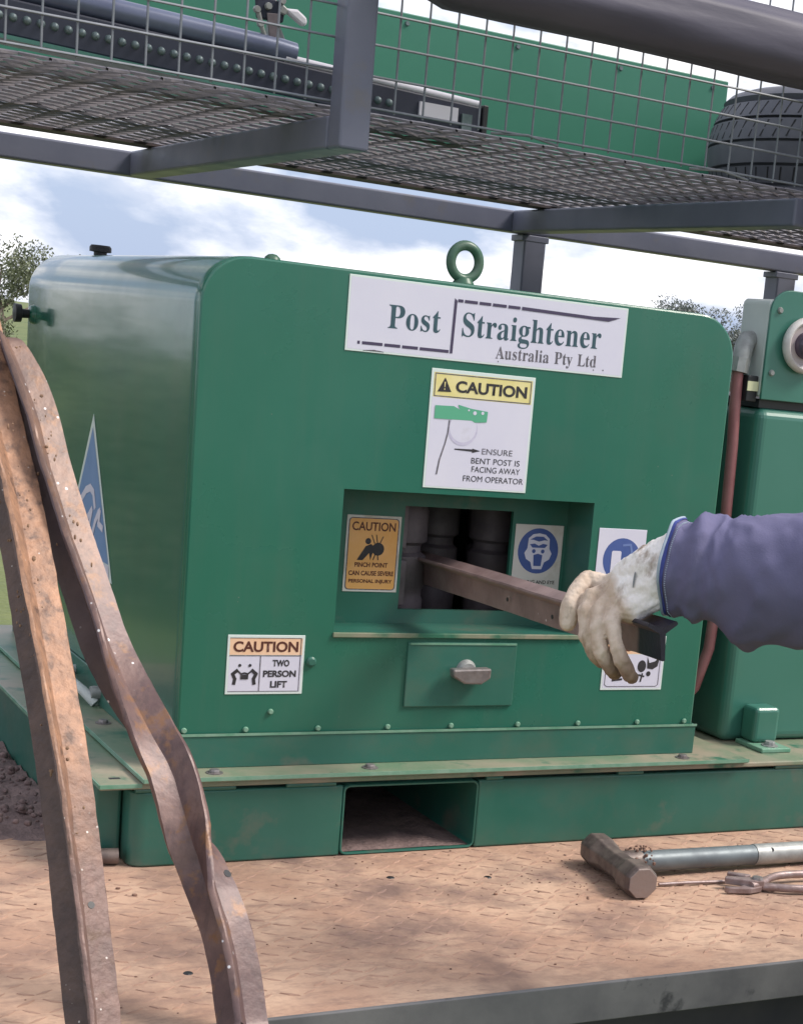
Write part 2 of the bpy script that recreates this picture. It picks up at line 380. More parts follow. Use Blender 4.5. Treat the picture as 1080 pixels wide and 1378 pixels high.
def blob(name, chains, voxel, mt, parent=None, smooth_it=6, disp=None):
    """overlapping balls along tapered chains, fused into one continuous skin."""
    mb = MB()
    for ch in chains:
        for (p0, r0), (p1, r1) in zip(ch[:-1], ch[1:]):
            p0, p1 = Vector(p0), Vector(p1); d = (p1 - p0).length
            n = max(1, int(d / (min(r0, r1) * 0.3)))
            for i in range(n + 1):
                t = i / n
                mb.ball(p0.lerp(p1, t), r0 + (r1 - r0) * t, 14)
    me = mb.mesh('tmp', mt)
    o = bpy.data.objects.new('tmp', me); COL.objects.link(o)
    rm = o.modifiers.new('r', 'REMESH'); rm.mode = 'VOXEL'; rm.voxel_size = voxel
    sm = o.modifiers.new('s', 'SMOOTH'); sm.factor = 0.5; sm.iterations = smooth_it
    if disp:
        tx = bpy.data.textures.new(name + '_folds', 'CLOUDS'); tx.noise_scale = disp[0]; tx.noise_depth = 2
        dm = o.modifiers.new('d', 'DISPLACE'); dm.texture = tx; dm.strength = disp[1]; dm.mid_level = 0.5
    dg = bpy.context.evaluated_depsgraph_get()
    m2 = bpy.data.meshes.new_from_object(o.evaluated_get(dg))
    m2.name = name
    bpy.data.objects.remove(o)
    if not m2.materials: m2.materials.append(mt)
    m2.polygons.foreach_set('use_smooth', [True] * len(m2.polygons))
    return link(name, m2, parent)

# ---- flat print: polygons and lettering in the plane y (facing -Y), thin layers
def flat(name, polys, y, mt, parent):
    mb = MB()
    for p in polys:
        a = sum(p[i][0] * p[(i + 1) % len(p)][1] - p[(i + 1) % len(p)][0] * p[i][1] for i in range(len(p)))
        if a < 0: p = p[::-1]
        mb.add([(q[0], y, q[1]) for q in p], [tuple(range(len(p)))]); y -= 0.00003
    return mb.build(name, mt, parent, fix=False)

def circ(cx, cz, r, n=28, rz=None, a0=0, a1=2 * pi):
    rz = rz or r
    full = abs(a1 - a0 - 2 * pi) < 1e-6
    return [(cx + r * cos(a0 + (a1 - a0) * k / (n if full else n - 1)), cz + rz * sin(a0 + (a1 - a0) * k / (n if full else n - 1))) for k in range(n)]

def rect(x0, x1, z0, z1): return [(x0, z0), (x1, z0), (x1, z1), (x0, z1)]

def stroke(pts, w):
    """a polyline of given width as quads, in 2D."""
    out = []
    for (a, b) in zip(pts[:-1], pts[1:]):
        d = (Vector(b) - Vector(a)); L_ = d.length or 1e-9; d /= L_
        n = Vector((-d.y, d.x)) * w / 2; e = d * w * 0.3
        A, B = Vector(a) - e, Vector(b) + e
        out.append([tuple(A + n), tuple(A - n), tuple(B - n), tuple(B + n)])
    return out

def curve_mesh(cu):
    o = bpy.data.objects.new('tmp', cu); COL.objects.link(o)
    dg = bpy.context.evaluated_depsgraph_get()
    me = bpy.data.meshes.new_from_object(o.evaluated_get(dg))
    bpy.data.objects.remove(o)
    return me

def fit_text(me, name, x0, x1, zb, zt, y, mt, parent, slope=0.0):
    xs = [v.co.x for v in me.vertices]; ys = [v.co.y for v in me.vertices]
    a, b, c, d = min(xs), max(xs), min(ys), max(ys)
    for v in me.vertices:
        X = x0 + (v.co.x - a) / (b - a) * (x1 - x0); Z = zb + (v.co.y - c) / (d - c) * (zt - zb)
        v.co = (X, y, Z + slope * (X - x0))
    me.materials.clear(); me.materials.append(mt)
    me.name = name
    return link(name, me, parent)

def text(body, x0, x1, zb, zt, y, mt, parent, bold=0.0, name='lettering'):
    cu = bpy.data.curves.new('t', 'FONT'); cu.body = body; cu.size = 1; cu.offset = bold; cu.resolution_u = 4
    return fit_text(curve_mesh(cu), name, x0, x1, zb, zt, y, mt, parent)

GLYPHS = json.loads('''{"P":[418,[[15,0,15,17,36,20,52,24,62,32,69,43,73,59,75,81,75,379,73,398,69,413,62,424,51,431,36,436,16,439,16,455,214,455,265,454,306,449,336,440,357,429,375,415,390,398,400,378,407,356,409,332,404,296,390,266,367,240,334,221,292,209,242,206,182,206,182,81,183,59,187,43,194,32,205,24,221,20,242,17,242,0],[182,230,201,230,231,232,255,240,272,253,283,271,290,297,292,329,290,361,285,387,275,406,261,420,241,428,216,431,189,424,182,398]]],"o":[336,[[169,-10,140,-8,114,-1,90,11,69,27,52,47,38,70,27,96,21,124,19,154,21,184,27,213,38,239,52,262,69,281,90,297,114,309,140,316,168,318,196,316,222,309,245,298,266,282,283,263,298,240,308,214,315,185,317,154,315,123,308,94,298,69,284,46,266,26,245,11,222,-1,197,-8],[169,11,186,14,199,24,209,39,217,81,220,154,218,206,214,245,208,271,198,286,185,296,169,299,151,296,138,286,128,271,122,245,118,206,117,154,120,82,128,39,138,24,152,14]]],"s":[288,[[151,-10,132,-8,110,-3,87,6,73,9,64,7,56,1,51,-9,36,-9,36,105,53,105,61,79,72,57,87,39,103,26,121,17,140,15,156,16,168,20,179,27,186,35,191,46,192,58,188,76,176,92,156,105,107,130,85,142,68,155,54,169,45,185,39,202,37,220,40,247,49,270,65,291,86,306,111,316,141,319,166,316,199,308,206,306,213,305,220,306,226,311,230,319,244,319,244,222,228,222,220,244,209,262,196,277,182,288,166,294,149,296,136,295,125,292,116,286,110,278,106,269,105,259,115,232,146,212,191,189,212,178,229,165,241,151,250,136,255,117,257,95,254,65,244,39,228,18,206,2,181,-7]]],"t":[228,[[124,-9,99,-7,80,-1,66,10,56,26,50,46,48,71,48,279,20,279,20,300,88,369,129,424,144,424,144,310,208,310,208,279,144,279,144,82,149,51,154,45,160,41,168,40,183,44,195,56,206,75,222,66,198,24,165,-1]]],"S":[390,[[43,-11,43,158,62,158,75,113,91,77,111,50,136,30,164,19,197,15,220,17,241,24,257,36,269,51,276,69,279,89,273,117,255,140,225,160,163,191,127,210,99,231,77,253,62,276,53,302,50,332,52,358,57,381,67,403,80,421,96,437,115,449,136,459,160,464,185,466,229,461,282,448,291,446,300,445,310,447,317,454,320,466,339,466,339,319,322,319,315,343,305,365,293,385,280,402,265,417,248,429,231,438,213,443,194,445,173,443,155,437,140,426,128,413,122,398,120,380,121,364,127,349,137,336,189,303,253,273,317,233,331,219,342,204,350,188,359,133,357,106,350,80,339,58,323,38,304,21,281,8,254,-2,225,-8,192,-10,158,-8,126,1,98,9,85,12,69,7,61,-11]]],"r":[287,[[18,0,18,16,45,26,52,56,52,252,46,285,20,293,21,310,146,310,146,252,158,272,172,288,187,301,203,311,218,316,233,318,250,317,264,312,275,304,283,293,288,281,289,266,288,254,284,243,278,234,270,228,260,224,248,222,222,231,207,250,189,260,179,258,171,252,162,241,155,228,151,211,149,192,149,56,150,42,153,32,159,25,197,16,197,0]]],"a":[344,[[255,-10,226,-5,208,10,200,35,168,11,133,-4,95,-9,74,-6,55,0,40,11,29,26,22,43,20,63,25,91,39,115,63,136,98,155,143,173,199,190,199,241,197,258,193,272,187,282,177,290,164,294,148,296,123,293,109,286,104,274,113,257,123,231,121,220,117,210,110,202,100,196,90,192,77,191,64,192,54,196,45,203,38,212,34,223,33,236,35,252,40,266,49,278,62,290,77,300,95,308,115,314,137,317,162,318,205,315,239,307,263,292,280,271,290,244,293,210,293,62,295,40,304,34,320,42,329,28,306,7,281,-6],[151,34,174,41,199,63,199,169,154,151,127,123,118,84,122,56,133,39]]],"i":[198,[[101,362,87,364,75,368,65,376,57,387,52,399,50,412,52,426,57,438,65,449,75,457,87,462,101,463,114,462,126,457,137,449,145,438,150,426,151,412,149,399,145,387,136,376,126,368,114,364],[18,0,18,16,45,26,52,56,52,252,47,285,20,293,21,310,148,310,148,56,154,26,180,16,180,0]]],"g":[327,[[146,-140,106,-138,73,-132,48,-122,29,-108,18,-92,14,-75,20,-54,38,-38,69,-26,44,-10,29,9,24,30,26,46,32,61,42,74,57,86,77,98,102,110,58,135,31,169,22,212,24,232,30,251,40,268,53,282,69,295,88,305,109,312,132,317,157,318,183,317,208,312,233,304,317,304,317,268,268,268,281,248,289,226,291,203,290,185,285,167,276,151,264,137,250,125,234,116,215,108,194,104,172,103,157,103,142,104,112,94,106,87,102,80,101,71,105,59,119,51,141,49,175,49,259,40,277,33,292,24,303,13,310,-1,314,-18,316,-37,311,-67,296,-92,272,-113,239,-128,197,-137],[157,124,172,127,183,134,190,146,195,163,198,184,199,211,198,238,195,260,190,276,183,288,172,295,157,297,143,295,132,288,124,276,118,260,115,238,114,211,115,184,118,163,124,146,132,134,143,127],[161,-116,218,-111,252,-94,263,-66,262,-55,257,-47,249,-41,205,-34,97,-34,84,-45,76,-58,73,-73,76,-84,83,-94,95,-103,111,-111,133,-115]]],"h":[381,[[18,0,18,16,45,26,52,56,52,399,46,429,40,435,31,438,19,440,19,455,148,455,148,267,175,295,207,313,243,318,292,306,321,271,330,212,330,56,337,26,343,21,352,17,363,16,363,0,202,0,202,16,207,16,223,21,232,34,235,56,235,217,229,258,223,265,215,270,203,271,183,267,164,255,148,235,148,56,154,26,160,21,168,17,180,16,180,0]]],"e":[301,[[154,-10,129,-8,106,-1,85,10,66,26,50,45,37,69,27,95,21,125,19,157,21,187,28,215,38,240,51,263,68,282,87,298,109,309,132,316,157,318,193,314,224,301,249,280,268,251,279,216,283,173,283,166,117,166,127,97,154,56,199,42,225,47,248,62,270,86,285,73,248,27,205,-1],[116,192,201,192,201,215,193,277,186,288,175,295,161,297,136,286,121,255,116,203]]],"n":[381,[[18,0,18,16,45,26,52,56,52,253,46,284,40,289,31,293,19,294,19,310,148,310,148,267,175,296,207,313,243,318,292,306,321,271,330,212,330,56,337,26,343,21,352,17,363,16,363,0,202,0,202,16,207,16,223,21,232,34,235,56,235,217,229,258,223,265,215,270,203,271,183,267,164,255,148,235,148,56,154,26,160,21,168,17,180,16,180,0]]],"A":[437,[[-9,0,-9,18,4,19,14,24,24,30,49,75,206,466,224,465,384,87,411,34,420,25,430,20,443,18,443,0,229,0,229,18,259,21,277,30,283,46,273,81,253,132,103,132,79,71,76,59,75,48,80,32,96,21,124,18,128,18,128,0],[113,161,242,161,177,319]]],"u":[375,[[131,-10,103,-7,81,2,65,17,54,38,48,65,46,97,46,248,39,282,33,289,24,293,11,294,11,310,142,310,142,74,151,46,158,40,166,37,177,36,196,39,213,49,228,66,228,248,221,283,214,289,204,293,189,294,189,310,324,310,324,70,331,39,360,30,360,13,321,10,277,3,228,-10,228,40,216,26,202,13,186,3,169,-4,150,-9]]],"l":[199,[[18,0,18,16,45,26,52,56,52,398,47,429,42,434,33,438,20,439,20,455,148,455,148,56,154,26,180,16,180,0]]],"y":[300,[[52,-140,36,-139,22,-133,10,-125,1,-113,-5,-100,-7,-84,-5,-73,-2,-62,5,-53,13,-46,24,-41,36,-40,64,-49,70,-57,73,-65,75,-76,74,-81,74,-87,75,-94,79,-97,86,-99,94,-96,104,-88,114,-74,129,-44,140,-5,36,251,25,275,15,287,-3,293,-5,293,-5,310,162,310,162,293,136,289,128,275,130,267,133,257,185,119,230,241,236,260,238,274,229,289,203,293,203,310,300,310,300,293,291,292,283,288,277,281,259,242,162,-24,129,-96,118,-111,107,-122,95,-131]]],"L":[426,[[15,0,15,17,36,20,52,24,62,32,69,43,73,59,75,81,75,379,73,399,69,414,62,425,51,432,36,436,16,439,16,455,250,455,250,439,208,434,199,430,193,424,188,416,182,379,182,83,185,47,200,31,234,28,264,29,291,33,315,40,335,49,354,63,370,80,384,100,397,125,409,154,427,154,402,0]]],"d":[370,[[140,-10,117,-8,97,-1,78,10,61,26,47,44,35,66,26,91,21,118,19,147,21,180,27,210,36,237,48,261,63,281,81,297,101,309,123,316,146,318,175,314,201,301,223,280,223,401,222,413,218,423,212,430,176,439,176,455,319,455,319,75,325,41,330,35,340,30,353,28,353,11,315,8,271,1,223,-10,223,39,201,12,173,-5],[171,28,182,30,192,34,202,41,211,51,218,62,223,76,223,242,220,252,214,262,206,270,174,281,155,277,141,267,130,250,123,225,119,193,118,153,119,115,123,83,130,58,140,42,153,32]]]}''')
def serif(body, x0, x1, zb, capz, y, mt, parent, name='lettering', slope=0.0, thin=0.0, space=1.0):
    """serif lettering from outlines; zb baseline, capz height of capitals above it."""
    cu = bpy.data.curves.new('t', 'CURVE'); cu.dimensions = '2D'; cu.fill_mode = 'BOTH'
    x = 0.0; xmax = 0
    for ch in body:
        if ch == ' ':
            x += 0.26; continue
        adv, cs = GLYPHS[ch]
        for c in cs:
            pts = [(c[i] / 1000 + x, c[i + 1] / 1000) for i in range(0, len(c), 2)]
            xmax = max(xmax, max(p[0] for p in pts))
            sp = cu.splines.new('POLY'); sp.points.add(len(pts) - 1)
            for q, p in zip(sp.points, pts): q.co = (p[0], p[1], 0, 1)
            sp.use_cyclic_u = True
        x += (adv / 1000 + 0.012) * space
    cu.offset = -thin
    me = curve_mesh(cu)
    s = (capz - zb) / 0.455; sx = (x1 - x0) / xmax
    for v in me.vertices:
        X = x0 + v.co.x * sx
        v.co = (X, y, zb + v.co.y * s + slope * (X - x0))
    me.materials.clear(); me.materials.append(mt); me.name = name
    return link(name, me, parent)

# ================================================================== ground
GZ = -1.12
mb = MB()
n = 40
def gcoord(i): 
    t = (i / n) * 2 - 1
    return math.copysign(abs(t) ** 3 * 1500, t) + t * 20
for i in range(n + 1):
    for j in range(n + 1):
        x, y = gcoord(i), gcoord(j)
        mb.v.append((x, y, GZ + (noise.noise(Vector((x * 0.02, y * 0.02, 0))) * 0.35 if abs(x) + abs(y) > 25 else 0)))
for i in range(n):
    for j in range(n):
        a = i * (n + 1) + j
        mb.f.append((a, a + n + 1, a + n + 2, a + 1))
tag(mb.build('ground', M['grass'], None, smooth=60), kind='structure')

# ================================================================== truck tray
DZ = -0.191
tray = thing('truck_tray', (0.6, 0.4, GZ), 'flat rusty checker plate truck tray carrying the green machine', 'truck tray')
mb = MB(); mb.box(-1.6, 3.0, -0.640, 1.50, DZ - 0.006, DZ)
mb.build('deck_plate', M['deck'], tray)
mb = MB()
pit = 0.027
ix = 0
for i in range(int(2.9 / pit)):
    for j in range(int(1.5 / pit)):
        cx, cy = -0.75 + i * pit, -0.575 + j * pit
        if cy > 0.75: continue
        if cx > -0.13 and cy > -0.05: continue
        a = R(33) if (i + j) % 2 == 0 else R(-36)
        if random.random() < 0.12: continue
        a += random.uniform(-0.12, 0.12); cx += random.uniform(-.003, .003); cy += random.uniform(-.003, .003)
        L_, w, h = random.uniform(0.012, 0.0165), 0.0036, 0.0015
        w0 = h * random.choice((0.5, 0.8, 1.0))
        c, s_ = cos(a), sin(a)
        def P(u, v, z): return (cx + u * c - v * s_, cy + u * s_ + v * c, DZ + z)
        vs = [P(-L_, 0, -0.0004), P(0, -w, -0.0004), P(L_, 0, -0.0004), P(0, w, -0.0004), P(-L_ * 0.75, 0, w0), P(0, -w * 0.6, w0), P(L_ * 0.75, 0, w0), P(0, w * 0.6, w0)]
        mb.add(vs, [(4, 5, 6, 7), (0, 1, 5, 4), (1, 2, 6, 5), (2, 3, 7, 6), (3, 0, 4, 7)])
tag(mb.build('tread_bar', M['tread'], tray, fix=False), kind='stuff')
mb = MB(); mb.box(-1.6, 3.0, -0.648, -0.6402, DZ - 0.052, DZ + 0.0015); mb.box(-1.6, 3.0, -0.6402, -0.600, DZ - 0.052, DZ - 0.046)
mb.build('edge_channel', M['edge'], tray, bevel=0.0015)
mb = MB(); mb.box(-1.6, 3.0, -0.585, -0.535, DZ - 0.20, DZ - 0.007)
mb.build('side_beam', M['chassis'], tray, bevel=0.003)
for x in (-1.0, -0.2, 0.6, 1.4, 2.2):
    mb = MB(); mb.box(x, x + 0.06, -0.534, 1.45, DZ - 0.12, DZ - 0.007)
    mb.build('cross_bearer', M['chassis'], tray)
for y in (0.05, 0.85):
    mb = MB(); mb.box(-1.6, 3.0, y, y + 0.09, DZ - 0.32, DZ - 0.121)
    mb.build('chassis_rail', M['chassis'], tray)
for x in (-0.9, 2.1):
    mb = MB(); mb.tube([(x, -0.32, GZ + 0.42), (x, 1.25, GZ + 0.42)], 0.05, 12); mb.build('axle', M['chassis'], tray)
    for y in (-0.42, 1.12):
        mb = MB(); mb.lathe([(0.22, -0.02), (0.40, -0.02), (0.42, 0.02), (0.42, 0.20), (0.40, 0.24), (0.22, 0.24)], (x, y, GZ + 0.42), 'y', 36, True)
        t_ = mb.build('wheel', M['rubber'], tray, smooth=40)
        mb = MB(); mb.lathe([(0.0, 0.05), (0.10, 0.02), (0.219, 0.02), (0.219, 0.2), (0.0, 0.2)], (x, y, GZ + 0.42), 'y', 28); mb.build('rim', M['grey_panel'], t_, smooth=40)
    for y in (0.05, 0.85):
        mb = MB(); mb.box(x - 0.05, x + 0.05, y, y + 0.09, GZ + 0.42, DZ - 0.321); mb.build('spring_hanger', M['chassis'], tray)

# ================================================================== post straightening machine
W, H, D = 0.92, 0.7034, 1.12
mac = thing('post_straightener', (0.46, 0.5, DZ), 'green steel post straightening machine with signs and a square feed opening on its front', 'machine')
def profile(r, inset=0.0, seg=9):
    x0, x1, z1 = inset, W - inset, H - inset
    r = r - inset
    pts = [(x0, 0.0)]
    for k in range(seg + 1):
        a = pi - (pi / 2) * k / seg
        pts.append((x0 + r + r * cos(a), z1 - r + r * sin(a)))
    for k in range(seg + 1):
        a = pi / 2 - (pi / 2) * k / seg
        pts.append((x1 - r + r * cos(a), z1 - r + r * sin(a)))
    pts.append((x1, 0.0))
    return pts
RX0, RX1, RZ0, RZ1, RD = 0.237, 0.677, 0.158, 0.379, 0.085
OX0, OX1, OZ0, OZ1 = 0.378, 0.5735, 0.181, 0.3495
# wrap-round sheet
mb = MB()
rings = []
for y, ins in ((0.0, 0.0035), (0.0012, 0.001), (0.0045, 0.0), (0.03, 0.0), (0.3, 0.0), (0.6, 0.0), (0.9, 0.0), (D - 0.02, 0.0), (D - 0.006, 0.002), (D, 0.008)):
    rings.append([(p[0], y, p[1]) for p in profile(0.072, ins)])
mb.sweep(rings, cap=False, closed=False)
o = len(mb.v); pf = profile(0.072, 0.008)
mb.add([(p[0], D, p[1]) for p in pf], [tuple(range(len(pf)))])
wrap = mb.build('hood_wrap', M['green_gloss'], mac, smooth=35)
# flat front with its recess
mb = MB()
pf = profile(0.072, 0.0035); m_ = len(pf) // 2; xm = 0.46
left = pf[:m_] + [(xm, H - 0.0035), (xm, RZ1), (RX0, RZ1), (RX0, RZ0), (xm, RZ0), (xm, 0.0)]
right = [(xm, 0.0), (xm, RZ0), (RX1, RZ0), (RX1, RZ1), (xm, RZ1), (xm, H - 0.0035)] + pf[m_:]
mb.add([(p[0], 0, p[1]) for p in left], [tuple(range(len(left)))])
mb.add([(p[0], 0, p[1]) for p in right], [tuple(range(len(right)))])
front = mb.build('hood_front', M['green'], mac)
mb = MB()
# recess walls and back panel round the opening
A = [(RX0, RZ0), (RX1, RZ0), (RX1, RZ1), (RX0, RZ1)]; B = [(OX0, OZ0), (OX1, OZ0), (OX1, OZ1), (OX0, OZ1)]
vs = [(p[0], 0, p[1]) for p in A] + [(p[0], RD, p[1]) for p in A] + [(p[0], RD, p[1]) for p in B] + [(p[0], RD + 0.008, p[1]) for p in B]
fs = []
for i in range(4):
    j = (i + 1) % 4
    fs += [(i, j, j + 4, i + 4), (i + 4, j + 4, j + 8, i + 8), (i + 8, j + 8, j + 12, i + 12)]
mb.add(vs, fs)
mb.build('feed_recess', M['green_scuffed'], mac)
mb = MB(); mb.box(RX0 - 0.002, RX1 + 0.002, -0.0045, -0.0002, RZ0 - 0.008, RZ0 - 0.0005)
mb.build('recess_lip', M['green_dusty'], mac, bevel=0.001)
# dark chamber behind the opening
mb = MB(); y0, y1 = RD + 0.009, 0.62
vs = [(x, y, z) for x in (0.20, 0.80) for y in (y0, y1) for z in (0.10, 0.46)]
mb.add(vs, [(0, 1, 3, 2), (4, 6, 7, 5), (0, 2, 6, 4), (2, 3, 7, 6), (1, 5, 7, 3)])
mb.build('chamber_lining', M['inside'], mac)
# grooved rollers in the chamber
def roller(cx, cy, r):
    prof = [(0.02, -0.135), (r * 0.86, -0.135)]
    for k in range(7):
        z = -0.132 + k * 0.013
        prof += [(r * (0.86 + 0.14 * ((k % 2))), z), (r * (0.86 + 0.14 * ((k % 2))), z + 0.011)]
    prof = [(0.02, -0.15), (r * 0.95, -0.15), (r, -0.145)]
    for zc in (-0.075, 0.0, 0.075):
        dpt = 0.80 if zc == 0 else 0.94
        prof += [(r, zc - 0.012), (r * dpt, zc - 0.006), (r * dpt, zc + 0.006), (r, zc + 0.012)]
    prof += [(r, 0.145), (r * 0.95, 0.15), (0.02, 0.15)]
    mb = MB(); mb.lathe(prof, (cx, cy, 0.272), 'z', 40)
    ro = mb.build('roller', M['dark_steel'], mac, smooth=30)
    mb = MB(); mb.tube([(cx, cy, 0.10), (cx, cy, 0.455)], 0.018, 14)
    mb.build('roller_shaft', M['steel'], ro, smooth=40)
roller(0.413, 0.180, 0.046); roller(0.535, 0.30, 0.040); roller(0.615, 0.24, 0.040); roller(0.665, 0.34, 0.045); roller(0.47, 0.36, 0.040)
mb = MB(); mb.box(0.381, 0.396, 0.110, 0.125, 0.277, 0.349); mb.build('guide_bar', M['dark_steel'], mac, bevel=0.002)
mb = MB(); mb.box(0.379, 0.398, 0.107, 0.127, 0.183, 0.258); mb.build('guide_bar', M['dark_steel'], mac, bevel=0.002)
# skirt below the seam
mb = MB()
mb.box(-0.005, W + 0.005, -0.005, -0.0005, -0.0525, 0.0)
mb.build('front_skirt', M['green_scuffed'], mac, bevel=0.0012)
mb = MB(); mb.box(-0.005, -0.0005, 0.0, D, -0.0525, 0.0); mb.build('side_skirt', M['green_scuffed'], mac, bevel=0.0012)
mb = MB(); mb.box(W + 0.0005, W + 0.005, 0.0, D, -0.0525, 0.0); mb.build('side_skirt', M['green_scuffed'], mac, bevel=0.0012)
mb = MB(); mb.box(-0.005, W + 0.005, D + 0.0005, D + 0.005, -0.0525, 0.0); mb.build('back_skirt', M['green_scuffed'], mac, bevel=0.0012)
mb = MB(); mb.box(-0.0065, W + 0.0065, -0.0066, -0.0052, -0.003, 0.0008); mb.build('seam_edge', M['green_edge'], mac)
sm = MB(); sm.lathe([(0.0, -0.004), (0.003, -0.004), (0.0045, -0.002), (0.0045, 0.0)], (0, 0, 0), 'y', 12)
sm_me = sm.mesh('screw', M['green_edge'], 40)
for x in (0.010, 0.105, 0.221, 0.338, 0.449, 0.571, 0.686, 0.804, 0.901):
    link('screw', sm_me, mac, (x, -0.0015, 0.0058))
for x, z in ((0.143, 0.033),):
    link('screw', sm_me, mac, (x, -0.0005, z))
mb = MB(); mb.lathe([(0, -0.006), (0.005, -0.006), (0.008, -0.003), (0.008, 0)], (0.203, 0, 0.111), 'y', 14); mb.build('bolt_head', M['green_scuffed'], mac, smooth=40)
# access plate with turn knob
PX0, PX1, PZ0, PZ1 = 0.362, 0.556, 0.038, 0.143
mb = MB(); mb.box(PX0, PX1, -0.0045, 0.0, PZ0, PZ1)
acc = mb.build('access_plate', M['green_scuffed'], mac, bevel=0.0015)
mb = MB(); mb.box(PX0 + 0.003, PX1 - 0.002, -0.0058, -0.0046, PZ1 - 0.0035, PZ1 - 0.0005); mb.build('plate_edge', M['green_edge'], acc)
mb = MB(); mb.lathe([(0.0, -0.014), (0.013, -0.014), (0.016, -0.010), (0.018, -0.0046)], (0.466, 0, 0.098), 'y', 20)
mb.build('knob_boss', M['zinc'], acc, smooth=40)
mb = MB()
pts = [(-0.034, 0.009), (0.034, 0.0105), (0.034, -0.006), (0.018, -0.016), (-0.012, -0.015), (-0.032, -0.004)]
mb.prism([(0.466 + p[0], 0.095 + p[1]) for p in pts], 'y', -0.030, -0.012)
mb.build('turn_knob', M['steel'], acc, bevel=0.003)
# lifting eye
mb = MB()
rings = []
for k in range(32):
    a = 2 * pi * k / 32
    c = Vector((0.430 + 0.0242 * cos(a), 0.05, H + 0.034 + 0.0255 * sin(a)))
    d1 = Vector((cos(a), 0, sin(a)))
    rings.append([c + (d1 * cos(b) + Vector((0, 1, 0)) * sin(b)) * 0.0078 for b in [2 * pi * q / 12 for q in range(12)]])
rings.append(rings[0]); mb.sweep(rings, cap=False)
eye = mb.build('lifting_eye', M['green_ring'], mac, smooth=60)
mb = MB(); mb.lathe([(0.0, 0.010), (0.012, 0.010), (0.016, 0.004), (0.018, 0.0), (0.018, -0.001)], (0.430, 0.05, H), 'z', 20); mb.build('eye_collar', M['green_ring'], eye, smooth=40)
# small dome bolt, breather cap, side knob
mb = MB(); mb.lathe([(0, 0.011), (0.006, 0.010), (0.011, 0.006), (0.013, 0.0)], (0.130, 0.08, H - 0.0005), 'z', 18); mb.build('dome_bolt', M['green_ring'], mac, smooth=50)
mb = MB(); mb.lathe([(0, 0.021), (0.017, 0.021), (0.020, 0.017), (0.020, 0.009), (0.012, 0.008), (0.012, 0.0)], (0.088, 0.92, H - 0.001), 'z', 24)
mb.build('breather_cap', M['black'], mac, smooth=40)
mb = MB(); mb.lathe([(0.019, 0.001), (0.016, -0.007), (0.009, -0.009)], (0, 1.055, 0.583), 'x', 20)
kb = mb.build('knob_base', M['green'], mac, smooth=40)
mb = MB(); mb.lathe([(0.008, -0.008), (0.009, -0.022), (0.017, -0.024), (0.018, -0.036), (0.0, -0.038)], (0, 1.055, 0.583), 'x', 20)
mb.build('knob', M['black'], kb, smooth=40)
# bent handle on the side near its foot
mb = MB(); mb.tube([(-0.005, 0.60, -0.024), (-0.030, 0.585, -0.024), (-0.034, 0.565, -0.024), (-0.034, 0.46, -0.025), (-0.030, 0.44, -0.028), (-0.012, 0.425, -0.048)], 0.0085, 12)
mb.build('side_handle', M['grey_panel'], mac, smooth=50)
mb = MB(); mb.lathe([(0, -0.02), (0.011, -0.02), (0.012, -0.014), (0.012, -0.004)], (0, 0.43, -0.030), 'x', 12); mb.build('handle_bolt', M['zinc'], mac, smooth=40)
# skid base
mb = MB(); mb.box(-0.062, 1.01, -0.0595, 1.16, -0.0605, -0.0526); inner = mb.build('foot_plate', M['green_dusty'], mac, bevel=0.002)
mb = MB(); mb.box(-0.123, 2.0, -0.051, 1.24, -0.0695, -0.0610); outer = mb.build('skid_plate', M['green_dusty'], mac, bevel=0.002)
for x0_, x1_, y0_, y1_, z_, par in ((-0.0632, -0.0615, -0.060, 1.16, -0.0535, inner), (-0.062, 1.01, -0.0607, -0.0594, -0.0535, inner), (-0.1242, -0.1228, -0.051, 1.24, -0.0622, outer), (-0.123, -0.062, -0.0522, -0.0508, -0.0622, outer)):
    mb = MB(); mb.box(x0_, x1_, y0_, y1_, z_ - 0.0045, z_ + 0.0013); mb.build('worn_edge', M['green_edge'], par)
for x, y in ((-0.093, -0.015), (-0.093, 0.33)):
    mb = MB(); mb.box(x - 0.008, x + 0.008, y - 0.004, y + 0.004, -0.0609, -0.0606); mb.build('slot', M['black'], outer)
for x, y in ((-0.03, 0.30), (-0.03, 0.62), (0.05, -0.034), (0.30, -0.033), (0.885, -0.034)):
    mb = MB(); mb.lathe([(0, 0.006), (0.007, 0.006), (0.008, 0.004), (0.008, 0.0015), (0.013, 0.0015), (0.013, -0.0002)], (x, y, -0.0526), 'z', 10)
    mb.build('bolt', M['steel'], inner, smooth=30)
def beam_front(x0, x1):
    mb = MB(); mb.box(x0, x1, -0.0450, 0.055, DZ + 0.0008, -0.0760)
    return mb.build('skid_beam', M['green_scuffed'], mac, bevel=0.0035, seg=3)
mb = MB(); mb.prism([(x_, y_) for x_, y_ in ((0.2535, -0.045), (0.2535, 0.055), (-0.074, 0.055), (-0.074, -0.022), (-0.0725, -0.031), (-0.068, -0.038), (-0.061, -0.0428), (-0.051, -0.045))], 'z', DZ + 0.0008, -0.0760)
mb.build('skid_beam', M['green_scuffed'], mac, smooth=40, bevel=0.003); beam_front(0.4880, 2.0)
# welds between beam and plate
for x0, x1 in ((-0.07, 0.08), (0.16, 0.24), (0.50, 0.53), (0.75, 0.80), (1.08, 1.18), (1.45, 1.55)):
    mb = MB(); mb.tube([(x0, -0.043, -0.0725), (x1, -0.043, -0.0725)], 0.0045, 8); mb.build('weld', M['green_scuffed'], mac, smooth=50)
mb = MB(); mb.box(-0.07, 2.0, -0.030, 0.05, -0.0759, -0.0696); mb.build('beam_packer', M['inside'], mac)
